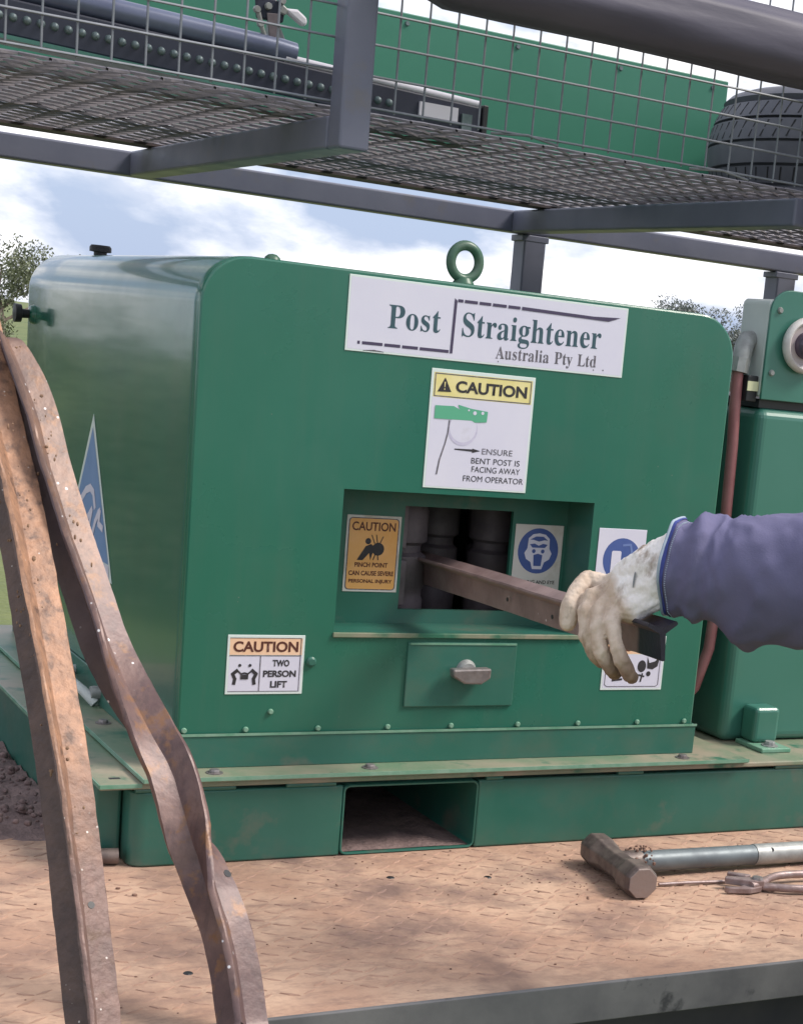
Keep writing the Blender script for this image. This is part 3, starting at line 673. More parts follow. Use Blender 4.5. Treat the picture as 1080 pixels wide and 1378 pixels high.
# fork pocket: a rounded tube right through the skid
def rrect(x0, x1, z0, z1, r, seg=4):
    pts = []
    for cx, cz, a0 in ((x1 - r, z1 - r, 0), (x0 + r, z1 - r, pi / 2), (x0 + r, z0 + r, pi), (x1 - r, z0 + r, 1.5 * pi)):
        for k in range(seg + 1):
            a = a0 + pi / 2 * k / seg; pts.append((cx + r * cos(a), cz + r * sin(a)))
    return pts
mb = MB()
po, pi_ = rrect(0.2537, 0.4878, DZ + 0.001, -0.0762, 0.010), rrect(0.2570, 0.4845, DZ + 0.0045, -0.0795, 0.008)
rings = [[(p[0], 1.0, p[1]) for p in po], [(p[0], -0.0435, p[1]) for p in po], [(p[0], -0.0455, p[1]) for p in rrect(0.2545, 0.487, DZ + 0.002, -0.077, 0.012)], [(p[0], -0.0450, p[1]) for p in pi_], [(p[0], 1.0, p[1]) for p in pi_]]
mb.sweep(rings, cap=False)
pk = mb.build('fork_pocket', M['green_scuffed'], mac, smooth=40)
mb = MB(); mb.box(0.258, 0.4835, 0.996, 1.0, DZ + 0.0057, -0.0807); mb.build('pocket_end', M['inside'], pk)
nx_, ny_ = 18, 40; mb = MB()
for i in range(nx_ + 1):
    for j in range(ny_ + 1):
        x = 0.2615 + 0.2185 * i / nx_; y = -0.040 + 0.5 * j / ny_
        mb.v.append((x, y, DZ + 0.0052 + max(0.0, 0.0045 * noise.noise(Vector((x * 30, y * 22, 3))) + 0.0025) * min(1, j / 3 + 0.2) * min(1, i / 2, (nx_ - i) / 2)))
for i in range(nx_):
    for j in range(ny_):
        a = i * (ny_ + 1) + j; mb.f.append((a, a + ny_ + 1, a + ny_ + 2, a + 1))
tag(mb.build('pocket_dirt', M['dirt'], pk, smooth=80), kind='stuff')
# long side beam, set in from the front
mb = MB(); mb.box(-0.116, -0.076, 0.000, 1.23, DZ + 0.0008, -0.0700); mb.build('skid_beam', M['green_scuffed'], mac, bevel=0.006, seg=3)
mb = MB(); mb.tube([(-0.112, -0.020, DZ + 0.014), (-0.085, -0.024, DZ + 0.014)], 0.012, 12); mb.build('lug_bolt', M['hammer'], mac, smooth=40)

# ---- signs on the machine
def plate(name, x0, x1, z0, z1, y, mt, label=None, t=0.0012, tilt=None):
    mb = MB(); mb.box(x0, x1, y - t, y - 0.0001, z0, z1)
    s = mb.build(name, mt, mac, bevel=0.0004, seg=1)
    if label: s['label'] = label
    return s
# name sign
s = plate('name_sign', 0.2215, 0.7035, 0.5855, 0.6965, 0, M['signrim'], 'white name sign reading Post Straightener Australia Pty Ltd')
y = -0.0013
flat('sign_face', [rect(0.2245, 0.7005, 0.5885, 0.6935)], y, M['signw'], s)
serif('Post', 0.2865, 0.3735, 0.6245, 0.6590, y - 0.0003, M['inkteal'], s, slope=0.01)
serif('Straightener', 0.4075, 0.6575, 0.6245, 0.6600, y - 0.0003, M['inkteal'], s, slope=0.012)
serif('Australia Pty Ltd', 0.4715, 0.6525, 0.5960, 0.6145, y - 0.0003, M['inkfade'], s, slope=0.010)
st = []
for a, b in ((0.2405, 0.2445), (0.248, 0.281), (0.284, 0.310), (0.313, 0.339), (0.342, 0.3905)):
    st += [[(a, 0.5965), (b, 0.5967), (b, 0.6012), (a, 0.6010)]]
st += [[(0.3925, 0.5965), (0.3970, 0.5965), (0.3985, 0.676), (0.3940, 0.680)]]
for a, b in ((0.3995, 0.4085), (0.411, 0.433), (0.436, 0.456), (0.459, 0.483), (0.486, 0.507)):
    st += [[(a, 0.6745), (b, 0.6745), (b, 0.6790), (a, 0.6790)]]
st += [[(0.510, 0.6742), (0.668, 0.6722), (0.690, 0.6800), (0.640, 0.6775), (0.510, 0.6792)]]
flat('sign_line', st, y - 0.0003, M['inkpurple'], s)
st = [circ(0.651 + random.uniform(-.01, .01), 0.5935 - i * 0.0 , 0.0012, 8) for i in range(1)] + [circ(0.6665, 0.5945, 0.0013, 8), circ(0.4765, 0.5915, 0.0011, 8)]
st += [[(0.250, 0.5882), (0.268, 0.5900), (0.284, 0.5885), (0.284, 0.5876), (0.250, 0.5876)]]
for q_ in st: flat('scuff_mark', [q_], y - 0.0002, M['inkfade'], s)

# caution: bent post facing away
x0, x1, z0, z1 = 0.3655, 0.5460, 0.3885, 0.5720
s = plate('caution_sign', x0, x1, z0, z1, 0, M['signrim'], 'white caution sign with yellow header about bent posts facing away')
def FX(f): return x0 + (x1 - x0) * f
def FZ(f): return z1 - (z1 - z0) * f
y = -0.0013
flat('sign_face', [rect(FX(.02), FX(.98), FZ(.985), FZ(.235))], y, M['signw'], s)
flat('sign_header', [rect(FX(.025), FX(.975), FZ(.235), FZ(.03))], y, M['yellow'], s)
fr = []
for p in ((.035, .035, .965, .043), (.035, .222, .965, .23), (.035, .043, .043, .222), (.957, .043, .965, .222)):
    fr.append(rect(FX(p[0]), FX(p[2]), FZ(p[3]), FZ(p[1])))
flat('header_frame', fr, y - 0.0003, M['inkfade'], s)
text('CAUTION', FX(.235), FX(.925), FZ(.185), FZ(.085), y - 0.0004, M['ink'], s, bold=0.034)
flat('warning_triangle', [[(FX(.065), FZ(.19)), (FX(.195), FZ(.185)), (FX(.130), FZ(.068))]], y - 0.0004, M['ink'], s)
flat('exclamation_mark', [[(FX(.124), FZ(.105)), (FX(.136), FZ(.105)), (FX(.133), FZ(.15)), (FX(.127), FZ(.15))], rect(FX(.126), FX(.134), FZ(.172), FZ(.160))], y - 0.0006, M['yellow'], s)
flat('picture_disc', [circ(FX(.335), FZ(.49), (x1 - x0) * 0.14, 30)], y - 0.0003, M['picgrey'], s)
flat('picture_disc_face', [circ(FX(.335), FZ(.475), (x1 - x0) * 0.128, 30)], y - 0.0004, M['signw'], s)
flat('picture_block', [[(FX(.055), FZ(.415)), (FX(.055), FZ(.305)), (FX(.23), FZ(.30)), (FX(.29), FZ(.325)), (FX(.27), FZ(.285)), (FX(.40), FZ(.31)), (FX(.56), FZ(.325)), (FX(.555), FZ(.415)), (FX(.44), FZ(.425)), (FX(.41), FZ(.41))]], y - 0.0006, M['picgreen'], s)
flat('picture_dot', [circ(FX(.435), FZ(.345), 0.0032, 10), circ(FX(.51), FZ(.340), 0.0026, 10), circ(FX(.375), FZ(.325), 0.0016, 8)], y - 0.0008, M['signw'], s)
flat('picture_post', stroke([(FX(.200), FZ(.425)), (FX(.195), FZ(.52)), (FX(.175), FZ(.62)), (FX(.135), FZ(.76)), (FX(.118), FZ(.88))], 0.0022), y - 0.0004, M['inkfade'], s)
flat('picture_arrow', [[(FX(.27), FZ(.665)), (FX(.27), FZ(.655)), (FX(.44), FZ(.652)), (FX(.44), FZ(.645)), (FX(.52), FZ(.662)), (FX(.44), FZ(.682)), (FX(.44), FZ(.672))]], y - 0.0004, M['ink'], s)
for t_, a, b, f in (('ENSURE', .535, .835, .688), ('BENT POST IS', .44, .915, .772), ('FACING AWAY', .45, .925, .845), ('FROM OPERATOR', .375, .965, .927)):
    text(t_, FX(a), FX(b), FZ(f), FZ(f - .050), y - 0.0004, M['ink'] if t_ != 'ENSURE' else M['inkfade'], s)

# orange pinch point sign, on the recess back
x0, x1, z0, z1 = 0.2795, 0.3725, 0.2085, 0.3315
y = RD - 0.0013
s = plate('pinch_point_sign', x0, x1, z0, z1, RD, M['signdirty'], 'orange caution pinch point sign left of the feed opening')
flat('sign_frame', [rrect(FX(.035), FX(.965), FZ(.975), FZ(.03), 0.006)], y, M['inkfade'], s)
flat('sign_face', [rrect(FX(.055), FX(.945), FZ(.962), FZ(.042), 0.005)], y - 0.0002, M['orange'], s)
text('CAUTION', FX(.10), FX(.90), FZ(.20), FZ(.085), y - 0.0005, M['inkbrown'], s, bold=0.02)
flat('hand_picture', [circ(FX(.41), FZ(.335), 0.0050, 14), [(FX(.22), FZ(.585)), (FX(.37), FZ(.40)), (FX(.47), FZ(.37)), (FX(.55), FZ(.42)), (FX(.50), FZ(.50)), (FX(.47), FZ(.585)), (FX(.44), FZ(.49)), (FX(.33), FZ(.585))], circ(FX(.60), FZ(.435), 0.0105, 20)]
     + stroke([(FX(.53), FZ(.36)), (FX(.47), FZ(.255))], .0015) + stroke([(FX(.58), FZ(.35)), (FX(.555), FZ(.25))], .0015) + stroke([(FX(.63), FZ(.355)), (FX(.68), FZ(.27))], .0015) + stroke([(FX(.55), FZ(.51)), (FX(.52), FZ(.575))], .0018) + stroke([(FX(.60), FZ(.52)), (FX(.61), FZ(.575))], .0018), y - 0.0005, M['ink'], s)
for t_, a, b, f in (('PINCH POINT', .19, .80, .675), ('CAN CAUSE SEVERE', .09, .92, .785), ('PERSONAL INJURY', .10, .90, .895)):
    text(t_, FX(a), FX(b), FZ(f), FZ(f - .062), y - 0.0005, M['inkbrown'], s, bold=0.03)

# blue mask sign, right of the opening
x0, x1, z0, z1 = 0.5795, 0.6710, 0.2065, 0.3295
s = plate('face_protection_sign', x0, x1, z0, z1, RD, M['signdirty'], 'blue face protection sign right of the feed opening')
cx, cz, r = FX(.50), FZ(.36), 0.0385
flat('blue_disc', [circ(cx, cz, r, 36)], y, M['blue'], s)
flat('head_picture', [[(cx - .020, cz + .021), (cx - .012, cz + .028), (cx, cz + .030), (cx + .012, cz + .028), (cx + .020, cz + .021), (cx + .021, cz + .004), (cx + .026, cz - .004), (cx + .022, cz - .014), (cx + .013, cz - .019), (cx + .009, cz - .031), (cx - .009, cz - .031), (cx - .013, cz - .019), (cx - .022, cz - .014), (cx - .026, cz - .004), (cx - .021, cz + .004)]], y - 0.0003, M['signw'], s)
dk = [[(cx - .017, cz + .019), (cx - .006, cz + .0245), (cx + .008, cz + .0245), (cx + .017, cz + .018), (cx + .010, cz + .0185), (cx, cz + .016), (cx - .010, cz + .0185)],
      [(cx - .017, cz + .011), (cx - .008, cz + .0125), (cx, cz + .009), (cx + .008, cz + .0125), (cx + .017, cz + .011), (cx + .012, cz + .0055), (cx - .012, cz + .0055)],
      [(cx - .0085, cz - .007), (cx, cz - .0045), (cx + .0085, cz - .007), (cx + .007, cz - .0255), (cx - .007, cz - .0255)],
      circ(cx - .0085, cz - .0005, .0035, 12), circ(cx + .0085, cz - .0005, .0035, 12)]
flat('mask_picture', dk, y - 0.0005, M['blue'], s)
text('HEARING AND EYE', FX(.08), FX(.90), FZ(.815), FZ(.765), y - 0.0003, M['ink'], s, bold=0.02)
text('PROTECTION', FX(.15), FX(.85), FZ(.91), FZ(.86), y - 0.0003, M['ink'], s, bold=0.02)
# gloves sign, right of the recess
x0, x1, z0, z1 = 0.6910, 0.7840, 0.2150, 0.3385
y = -0.0013
s = plate('glove_sign', x0, x1, z0, z1, 0, M['signw'], 'blue hand protection sign half hidden behind the gloved hand')
flat('blue_disc', [circ(FX(.52), FZ(.42), 0.0365, 36)], y, M['blue'], s)
flat('glove_picture', [rrect(FX(.30), FX(.50), FZ(.62), FZ(.30), 0.003)], y - 0.0003, M['signw'], s)
flat('glove_outline', stroke([(FX(.53), FZ(.22)), (FX(.68), FZ(.21)), (FX(.72), FZ(.32)), (FX(.62), FZ(.42))], .004), y - 0.0003, M['blue2'], s)
# two person lift sign
x0, x1, z0, z1 = 0.0695, 0.1910, 0.0605, 0.1520
s = plate('lift_sign', x0, x1, z0, z1, 0, M['signrim'], 'caution two person lift sign at the lower left of the machine front')
flat('sign_face', [rect(FX(.03), FX(.97), FZ(.96), FZ(.345))], y, M['signw'], s)
flat('sign_header', [rect(FX(.03), FX(.97), FZ(.335), FZ(.05))], y, M['tan'], s)
flat('frame_line', [rect(FX(.03), FX(.96), FZ(.355), FZ(.34)), rect(FX(.423), FX(.437), FZ(.95), FZ(.355)), rect(FX(.03), FX(.96), FZ(.955), FZ(.945)), rect(FX(.945), FX(.955), FZ(.95), FZ(.05)), rect(FX(.03), FX(.955), FZ(.055), FZ(.045))], y - 0.0003, M['inkfade'], s)
text('CAUTION', FX(.075), FX(.915), FZ(.285), FZ(.105), y - 0.0004, M['inkbrown'], s, bold=0.03)
for t_, a, b, f in (('TWO', .59, .81, .530), ('PERSON', .475, .905, .710), ('LIFT', .575, .795, .890)):
    text(t_, FX(a), FX(b), FZ(f), FZ(f - .115), y - 0.0004, M['ink'], s, bold=0.04)
def lifter(cx, sgn):
    def q(dx_, f): return (FX(cx + sgn * dx_), FZ(f))
    return stroke([q(-.065, .82), q(-.055, .74), q(-.085, .655), q(-.03, .595)], 0.0052) + stroke([q(-.03, .595), q(.02, .655), q(.06, .64)], 0.0026) + [circ(FX(cx + sgn * .0), FZ(.51), .0024, 12)]
flat('lifting_picture', lifter(.17, 1) + lifter(.30, -1) + [rect(FX(.185), FX(.285), FZ(.745), FZ(.665))], y - 0.0004, M['ink'], s)
# sign at the lower right, mostly behind the hand
x0, x1, z0, z1 = 0.7235, 0.8460, 0.0625, 0.1570
s = plate('lower_right_sign', x0, x1, z0, z1, 0, M['signrim'], 'white caution sign with black figures at lower right behind the post end')
flat('sign_face', [rrect(FX(.025), FX(.975), FZ(.965), FZ(.345), 0.003)], y, M['signw'], s)
flat('sign_header', [rect(FX(.03), FX(.97), FZ(.335), FZ(.05))], y, M['tan'], s)
text('CAUTION', FX(.075), FX(.915), FZ(.285), FZ(.105), y - 0.0004, M['inkbrown'], s, bold=0.03)
flat('figure_picture', [circ(FX(.64), FZ(.56), 0.0085, 18, rz=0.0105), [(FX(.72), FZ(.38)), (FX(.76), FZ(.50)), (FX(.85), FZ(.47)), (FX(.93), FZ(.37)), (FX(.90), FZ(.56)), (FX(.82), FZ(.62)), (FX(.73), FZ(.60))], circ(FX(.76), FZ(.70), 0.0045, 12)]
     + stroke([(FX(.66), FZ(.70)), (FX(.64), FZ(.84))], 0.003) + stroke([(FX(.60), FZ(.72)), (FX(.69), FZ(.75))], 0.003), y - 0.0004, M['ink'], s)
flat('text_mark', stroke([(FX(.12), FZ(.70)), (FX(.22), FZ(.70))], .003) + stroke([(FX(.18), FZ(.82)), (FX(.33), FZ(.80))], .0035) + stroke([(FX(.28), FZ(.70)), (FX(.46), FZ(.72))], .004), y - 0.0004, M['ink'], s)
flat('frame_line', stroke([(FX(.06), FZ(.55)), (FX(.06), FZ(.90)), (FX(.10), FZ(.935)), (FX(.90), FZ(.935)), (FX(.935), FZ(.90)), (FX(.935), FZ(.36))], 0.0012), y - 0.0003, M['inkfade'], s)

# blue pennant sticker on the left side (in the plane x = 0)
def flatx(name, polys, x, mt, parent):
    mb = MB()
    for k_, p in enumerate(polys): mb.add([(x - 0.00004 * k_, q[0], q[1]) for q in p], [tuple(range(len(p)))])
    return mb.build(name, mt, parent, fix=False)
s = flatx('pennant_sticker', [[(0.563, 0.431), (0.398, 0.162), (0.738, 0.162)]], -0.0006, M['signrim'], mac)
s['label'] = 'tall triangular blue sticker with white border and script'
flatx('sticker_face', [[(0.563, 0.408), (0.4245, 0.190), (0.709, 0.190)]], -0.0010, M['bluesticker'], s)
def strokex(pts, w): return stroke(pts, w)
flatx('script_letters', strokex([(0.655, 0.262), (0.632, 0.272), (0.590, 0.297), (0.562, 0.304), (0.540, 0.298), (0.527, 0.275)], .013)
      + strokex([(0.590, 0.240), (0.555, 0.262), (0.545, 0.268), (0.566, 0.225), (0.560, 0.205)], .012)
      + strokex([(0.550, 0.205), (0.520, 0.250), (0.500, 0.268), (0.490, 0.272), (0.497, 0.250), (0.470, 0.245)], .012), -0.0014, M['signw'], s)
flatx('sticker_band', [[(0.700, 0.184), (0.700, 0.168), (0.415, 0.168), (0.424, 0.188)]], -0.0014, M['signw'], s)

# ================================================================== power pack to the right
pp = thing('power_pack', (1.4, 0.45, -0.061), 'green hydraulic power pack box with a round dial beside the machine', 'power pack')
mb = MB(); mb.box(1.054, 1.95, 0.097, 0.85, -0.0606, 0.557); cab = mb.build('cabinet', M['green_box'], pp, bevel=0.018, seg=5)
mb = MB(); mb.box(1.060, 1.94, 0.110, 0.84, 0.5571, 0.5718); mb.build('lid_gap', M['black'], pp)
mb = MB()
r = 0.042; pts = [(1.054, 0.572)] + [(1.054 + r + r * cos(pi - pi / 2 * k / 7), 0.767 - r + r * sin(pi - pi / 2 * k / 7)) for k in range(8)] + [(1.90, 0.767), (1.90, 0.572)]
mb.prism(pts, 'y', 0.097, 0.103); face = mb.build('control_face', M['green_box'], pp, bevel=0.0015)
mb = MB()
pts = [(1.0545, 0.576), (1.0545, 0.742), (1.060, 0.748), (1.89, 0.748), (1.89, 0.576)]
mb.prism(pts, 'y', 0.1035, 0.189); mb.build('control_box', M['grey_panel'], pp, bevel=0.004)
for x, z in ((1.073, 0.730), (1.070, 0.620)):
    mb = MB(); mb.lathe([(0, 0.092), (0.004, 0.092), (0.006, 0.0955), (0.006, 0.0972)], (x, 0, z), 'y', 12); mb.build('screw', M['zinc'], face, smooth=40)
dl = MB(); dl.lathe([(0.043, 0.097), (0.047, 0.094), (0.050, 0.086), (0.047, 0.079), (0.042, 0.077), (0.038, 0.080), (0.036, 0.084)], (1.131, 0, 0.674), 'y', 40)
dial = dl.build('dial', M['dial'], pp, smooth=50)
mb = MB(); mb.lathe([(0.037, 0.0835), (0.0, 0.0835)], (1.131, 0, 0.674), 'y', 32); mb.build('dial_face', M['dial2'], dial)
mb = MB(); mb.lathe([(0.024, 0.0836), (0.023, 0.072), (0.017, 0.064), (0.008, 0.060), (0, 0.059)], (1.128, 0, 0.674), 'y', 28); mb.build('dome', M['dome'], dial, smooth=60)
mb = MB(); mb.tube([(1.0545, 0.150, 0.672), (1.043, 0.145, 0.672), (1.034, 0.138, 0.664), (1.028, 0.133, 0.648), (1.024, 0.131, 0.630)], [0.019, 0.018, 0.0175, 0.017, 0.0165], 16)
el = mb.build('elbow', M['zinc'], pp, smooth=50)
mb = MB(); mb.tube([(1.0245, 0.131, 0.640), (1.021, 0.130, 0.615)], 0.0185, 8); mb.build('collar_nut', M['zinc'], el, smooth=30)
mb = MB(); mb.tube([(1.0205, 0.130, 0.617), (1.0225, 0.130, 0.55), (1.027, 0.130, 0.484), (1.031, 0.131, 0.36), (1.034, 0.133, 0.22), (1.031, 0.136, 0.11), (1.015, 0.145, 0.035), (0.985, 0.17, -0.02), (0.965, 0.21, -0.05)], 0.0105, 14)
mb.build('hose', M['hose'], pp, smooth=60)
mb = MB(); mb.box(1.030, 1.0535, 0.108, 0.110, 0.585, 0.602); tg = mb.build('paper_tag', M['tag'], pp)
mb = MB(); mb.box(1.031, 1.0535, 0.1105, 0.14, 0.566, 0.612); mb.build('terminal_block', M['black'], pp, bevel=0.002)
# bolted lug at the foot
mb = MB(); mb.box(1.094, 1.150, 0.050, 0.0965, -0.052, 0.014); mb.build('lug_upright', M['green_box'], pp, bevel=0.008, seg=3)
mb = MB(); mb.box(1.086, 1.152, 0.008, 0.0960, -0.0609, -0.0526); lf = mb.build('lug_foot', M['green_edge'], pp, bevel=0.002)
mb = MB(); mb.lathe([(0, 0.009), (0.009, 0.009), (0.010, 0.007), (0.010, 0.002), (0.016, 0.002), (0.016, 0)], (1.118, 0.030, -0.0526), 'z', 8); mb.build('bolt', M['zinc'], lf, smooth=30)

# ================================================================== steel rack overhead
RZ, RT = 0.881, 0.930
rack = thing('steel_rack', (0.6, 1.28, DZ), 'grey square tube rack with mesh floor and wire side above the machine', 'rack')
def rhs(name, x0, x1, y0, y1, z0, z1, mt='rack', parent=rack, bv=0.0045):
    mb = MB(); mb.box(x0, x1, y0, y1, z0, z1); return mb.build(name, M[mt], parent, bevel=bv, seg=3)
rhs('far_beam', -1.5, 2.6, 1.250, 1.300, RZ, RT)
for x in (-0.64, 0.222, 1.107, 1.99):
    rhs('cross_beam', x, x + 0.05, 0.137, 1.2495, RZ, RT)
    o_ = 0.03 if x > 1 and x < 1.5 else 0.002
    rhs('near_post', x + o_, x + o_ + 0.0485, 0.0865, 0.1365, RZ - 0.0005, 1.36)
rhs('top_rail', -1.5, 2.6, 0.088, 0.135, 1.3605, 1.41)
for x in (-0.55, 1.142, 1.874):
    rhs('leg', x, x + 0.058, 1.2465, 1.3045, DZ + 0.0005, RZ - 0.001)
    rhs('leg_bracket', x - 0.006, x + 0.064, 1.2455, 1.3055, RZ - 0.016, RZ - 0.0015, bv=0.002)
mb = MB(); mb.box(-1.5, 2.6, 1.095, 1.165, 0.9325, 0.9375); mb.build('floor_bearer', M['bearer'], rack)
# expanded metal floor
mb = MB()
LW, SW, fz = 0.078, 0.050, 0.943
x_a, x_b, y_a, y_b = -0.85, 2.3, 0.14, 1.215
def strand(p, q, w=0.0036, h=0.0030):
    p, q = Vector(p), Vector(q); d = (q - p); d.z = 0; d.normalize(); n_ = Vector((-d.y, d.x, 0)) * w
    u = Vector((0, 0, h))
    vs = [p - n_ - u, p + n_ - u * 0.2, p + n_ + u, p - n_ + u * 0.2, q - n_ - u, q + n_ - u * 0.2, q + n_ + u, q - n_ + u * 0.2]
    mb.add(vs, [(0, 1, 5, 4), (1, 2, 6, 5), (2, 3, 7, 6), (3, 0, 4, 7)])
rows = int((y_b - y_a) / SW); cols = int((x_b - x_a) / LW)
for j in range(rows):
    for i in range(cols):
        xx, yy = x_a + i * LW, y_a + j * SW
        zz = fz + 0.0012 * sin(xx * 5 + yy * 3)
        strand((xx, yy + SW / 2, zz + .002), (xx + LW / 2, yy, zz - .002)); strand((xx + LW / 2, yy, zz - .002), (xx + LW, yy + SW / 2, zz + .002))
        strand((xx, yy + SW / 2, zz + .002), (xx + LW / 2, yy + SW, zz - .002)); strand((xx + LW / 2, yy + SW, zz - .002), (xx + LW, yy + SW / 2, zz + .002))
tag(mb.build('expanded_mesh', M['mesh'], rack, fix=False), kind='stuff')
# wire side: every wire its own part
vw = MB(); vw.tube([(0, 0, 0), (0.0006, 0, 0.22), (0, 0, 0.46)], 0.0019, 6); vw = vw.mesh('wire', M['wire'], 60)
hw = MB(); hw.tube([(-0.95, 0, 0), (0, 0.0008, 0), (0.7, -0.001, 0.0008), (2.4, 0, 0)], 0.0019, 6); hw = hw.mesh('wire', M['wire'], 60)
k = 0
x = -0.682
while x < 1.75:
    link('wire', vw, rack, (x, 0.1385 + random.uniform(-.0004, .0004), 0.9475)); x += 0.0482
for k in range(10):
    link('wire', hw, rack, (0, 0.1345, 0.951 + k * 0.0462))
for x in (0.50, 0.88):
    mb = MB(); mb.tube([(x, 0.142, 0.947), (x + 0.06, 0.13, 0.952), (x + 0.12, 0.138, 0.945)], 0.0022, 8)
    mb.build('loose_strand', M['wire'], rack, smooth=60)

# rolled tarp lashed along the near top of the rack
tp = thing('rolled_tarp', (1.2, 0.03, 1.09), 'dark rolled up tarp tied along the top of the rack side', 'tarp')
mb = MB(); rings = []
for i in range(70):
    x = 0.295 + i * 0.032
    rr = 0.057 + 0.004 * noise.noise(Vector((x * 2.2, 3, 0))) + (-0.010 if i < 2 else 0)
    dz_ = 0.004 * noise.noise(Vector((x * 1.3, 0, 7)))
    ring = []
    for q in range(44):
        a = 2 * pi * q / 44
        fold = 0.0075 * noise.noise(Vector((x * 1.6 + a * 0.6, cos(a) * 2.2, sin(a) * 2.2))) + 0.003 * noise.noise(Vector((x * 5 + 2 * a, cos(a) * 4, sin(a) * 4)))
        seam = 0.004 if 2.55 < a < 4.2 else 0
        ring.append((x, 0.022 + (rr + fold + seam) * cos(a), 1.149 + dz_ + (rr + fold + seam) * sin(a)))
    rings.append(ring)
mb.sweep(rings); mb.build('tarp_roll', M['tarp'], tp, smooth=50)
for x in (0.90, 1.68):
    mb = MB(); mb.lathe([(0.0625, -0.012), (0.0655, -0.012), (0.0655, 0.012), (0.0625, 0.012)], (x, 0.022, 1.149), 'x', 36, True)
    if x > 1: mb.build('tie_strap', M['black'], tp, smooth=40)

# green board standing in the rack
bd = MB(); bd.box(-0.9, 1.369, 0.800, 0.818, 0.9485, 1.224)
bo = bd.build('sheet_board', M['board'], None, bevel=0.002)
tag(bo, 'large flat green board standing upright in the rack behind the wire', 'board')
link_me = MB(); link_me.lathe([(0, -0.003), (0.004, -0.003), (0.005, 0)], (0, 0, 0), 'y', 10); sc_me = link_me.mesh('screw', M['stud'], 40)
for x in (0.62, 0.86, 1.10, 1.33):
    s_ = link('screw', sc_me, bo, (x, 0.7998, 1.205))

# spare tyre lying on the rack floor
ty = thing('spare_tyre', (1.455, 0.475, 0.9475), 'black spare tyre lying flat at the right end of the rack', 'tyre')
TC, TR = (1.495, 0.475), 0.31
def crown(z): return 0.312 - 3.6 * (z - 0.109) ** 2
prof = [(0.19, 0.0), (0.255, 0.0), (0.276, 0.008), (0.288, 0.020)]
for z0_, z1_ in ((0.032, 0.062), (0.068, 0.106), (0.112, 0.150), (0.156, 0.186)):
    prof += [(crown(z0_) - 0.009, z0_ - 0.002), (crown(z0_), z0_), (crown((z0_ + z1_) / 2), (z0_ + z1_) / 2), (crown(z1_), z1_), (crown(z1_) - 0.009, z1_ + 0.002)]
prof += [(0.288, 0.198), (0.276, 0.210), (0.255, 0.218), (0.19, 0.218)]
mb = MB(); mb.lathe(prof, (TC[0], TC[1], 0.9475), 'z', 144, True)
tb = mb.build('tyre_body', M['rubber'], ty, smooth=25)
mb = MB()
for row, (z0_, z1_) in enumerate(((0.036, 0.060), (0.116, 0.147), (0.160, 0.184))):
    for q in range(64):
        a = 2 * pi * (q + 0.5 * row) / 64; sl = (0.022, 0.045, 0.03)[row]
        da = 0.0055
        ps = []
        for rr in (0.0003, 0.0008):
            for (aa, zz) in ((a - da, z0_), (a + da, z0_), (a + sl + da, z1_), (a + sl - da, z1_)):
                ps.append((TC[0] + (crown(zz) + rr) * cos(aa), TC[1] + (crown(zz) + rr) * sin(aa), 0.9475 + zz))
        mb.add(ps, [(4, 5, 6, 7), (0, 1, 5, 4), (1, 2, 6, 5), (2, 3, 7, 6), (3, 0, 4, 7)])
tag(mb.build('tread_sipe', M['groove'], tb, fix=False), kind='stuff')
mb = MB(); mb.lathe([(0.189, 0.02), (0.17, 0.02), (0.16, 0.06), (0.16, 0.15), (0.17, 0.2), (0.189, 0.2)], (TC[0], TC[1], 0.9475), 'z', 48); rim = mb.build('rim', M['grey_panel'], ty, smooth=40)
mb = MB(); mb.lathe([(0.159, 0.09), (0.06, 0.11), (0.03, 0.11)], (TC[0], TC[1], 0.9475), 'z', 48); mb.build('rim_disc', M['grey_panel'], rim, smooth=40)

# dark rail with studs lying in the rack, pipe on top
rl = thing('studded_rail', (-0.05, 0.30, 0.9475), 'long dark rail with a row of round studs lying in the rack', 'rail')
def ry(x): return 0.300
def rtop(x): return 1.006 - (x - 0.556) * 0.038      # rises slightly to the left
mb = MB(); mb.sweep([[(x, ry(x) + yy, zz) for (yy, zz) in ((0, rtop(x) - 0.052), (0.05, rtop(x) - 0.052), (0.05, rtop(x)), (0, rtop(x)))] for x in (-0.8, 0.556)])
rb = mb.build('rail_body', M['rail'], rl, bevel=0.003)
mb = MB(); mb.box(0.556, 0.566, 0.295, 0.352, 0.946, 1.010); mb.build('end_cap', M['black'], rl, bevel=0.002)
mb = MB(); mb.tube([(-0.8, 0.318, rtop(-0.8) + 0.0185), (0.20, 0.318, rtop(0.20) + 0.0185), (0.228, 0.318, rtop(0.228) + 0.0165)], 0.0185, 18); mb.build('top_pipe', M['railpipe'], rl, smooth=60)
mb = MB(); mb.tube([(0.21, 0.308, rtop(0.21) + 0.007), (0.553, 0.308, rtop(0.553) + 0.004)], 0.0065, 10); mb.build('pale_strip', M['label'], rl, smooth=60)
mb = MB(); mb.sweep([[(x, 0.292 + yy, zz) for (yy, zz) in ((0, rtop(x) - 0.0585), (0.07, rtop(x) - 0.0585), (0.07, rtop(x) - 0.0525), (0, rtop(x) - 0.0525))] for x in (-0.8, 0.55)]); mb.build('base_strip', M['green_box'], rl)
sd = MB(); sd.lathe([(0, -0.0065), (0.004, -0.006), (0.0055, -0.0032), (0.0064, 0)], (0, 0, 0), 'y', 14); sd = sd.mesh('stud', M['stud'], 60)
x = -0.345
while x < 0.40:
    link('stud', sd, rl, (x, 0.2999, rtop(x) - 0.026)); x += 0.0198
mb = MB(); mb.box(0.440, 0.510, 0.2945, 0.2995, 0.975, 0.997); mb.build('paper_label', M['label'], rl)
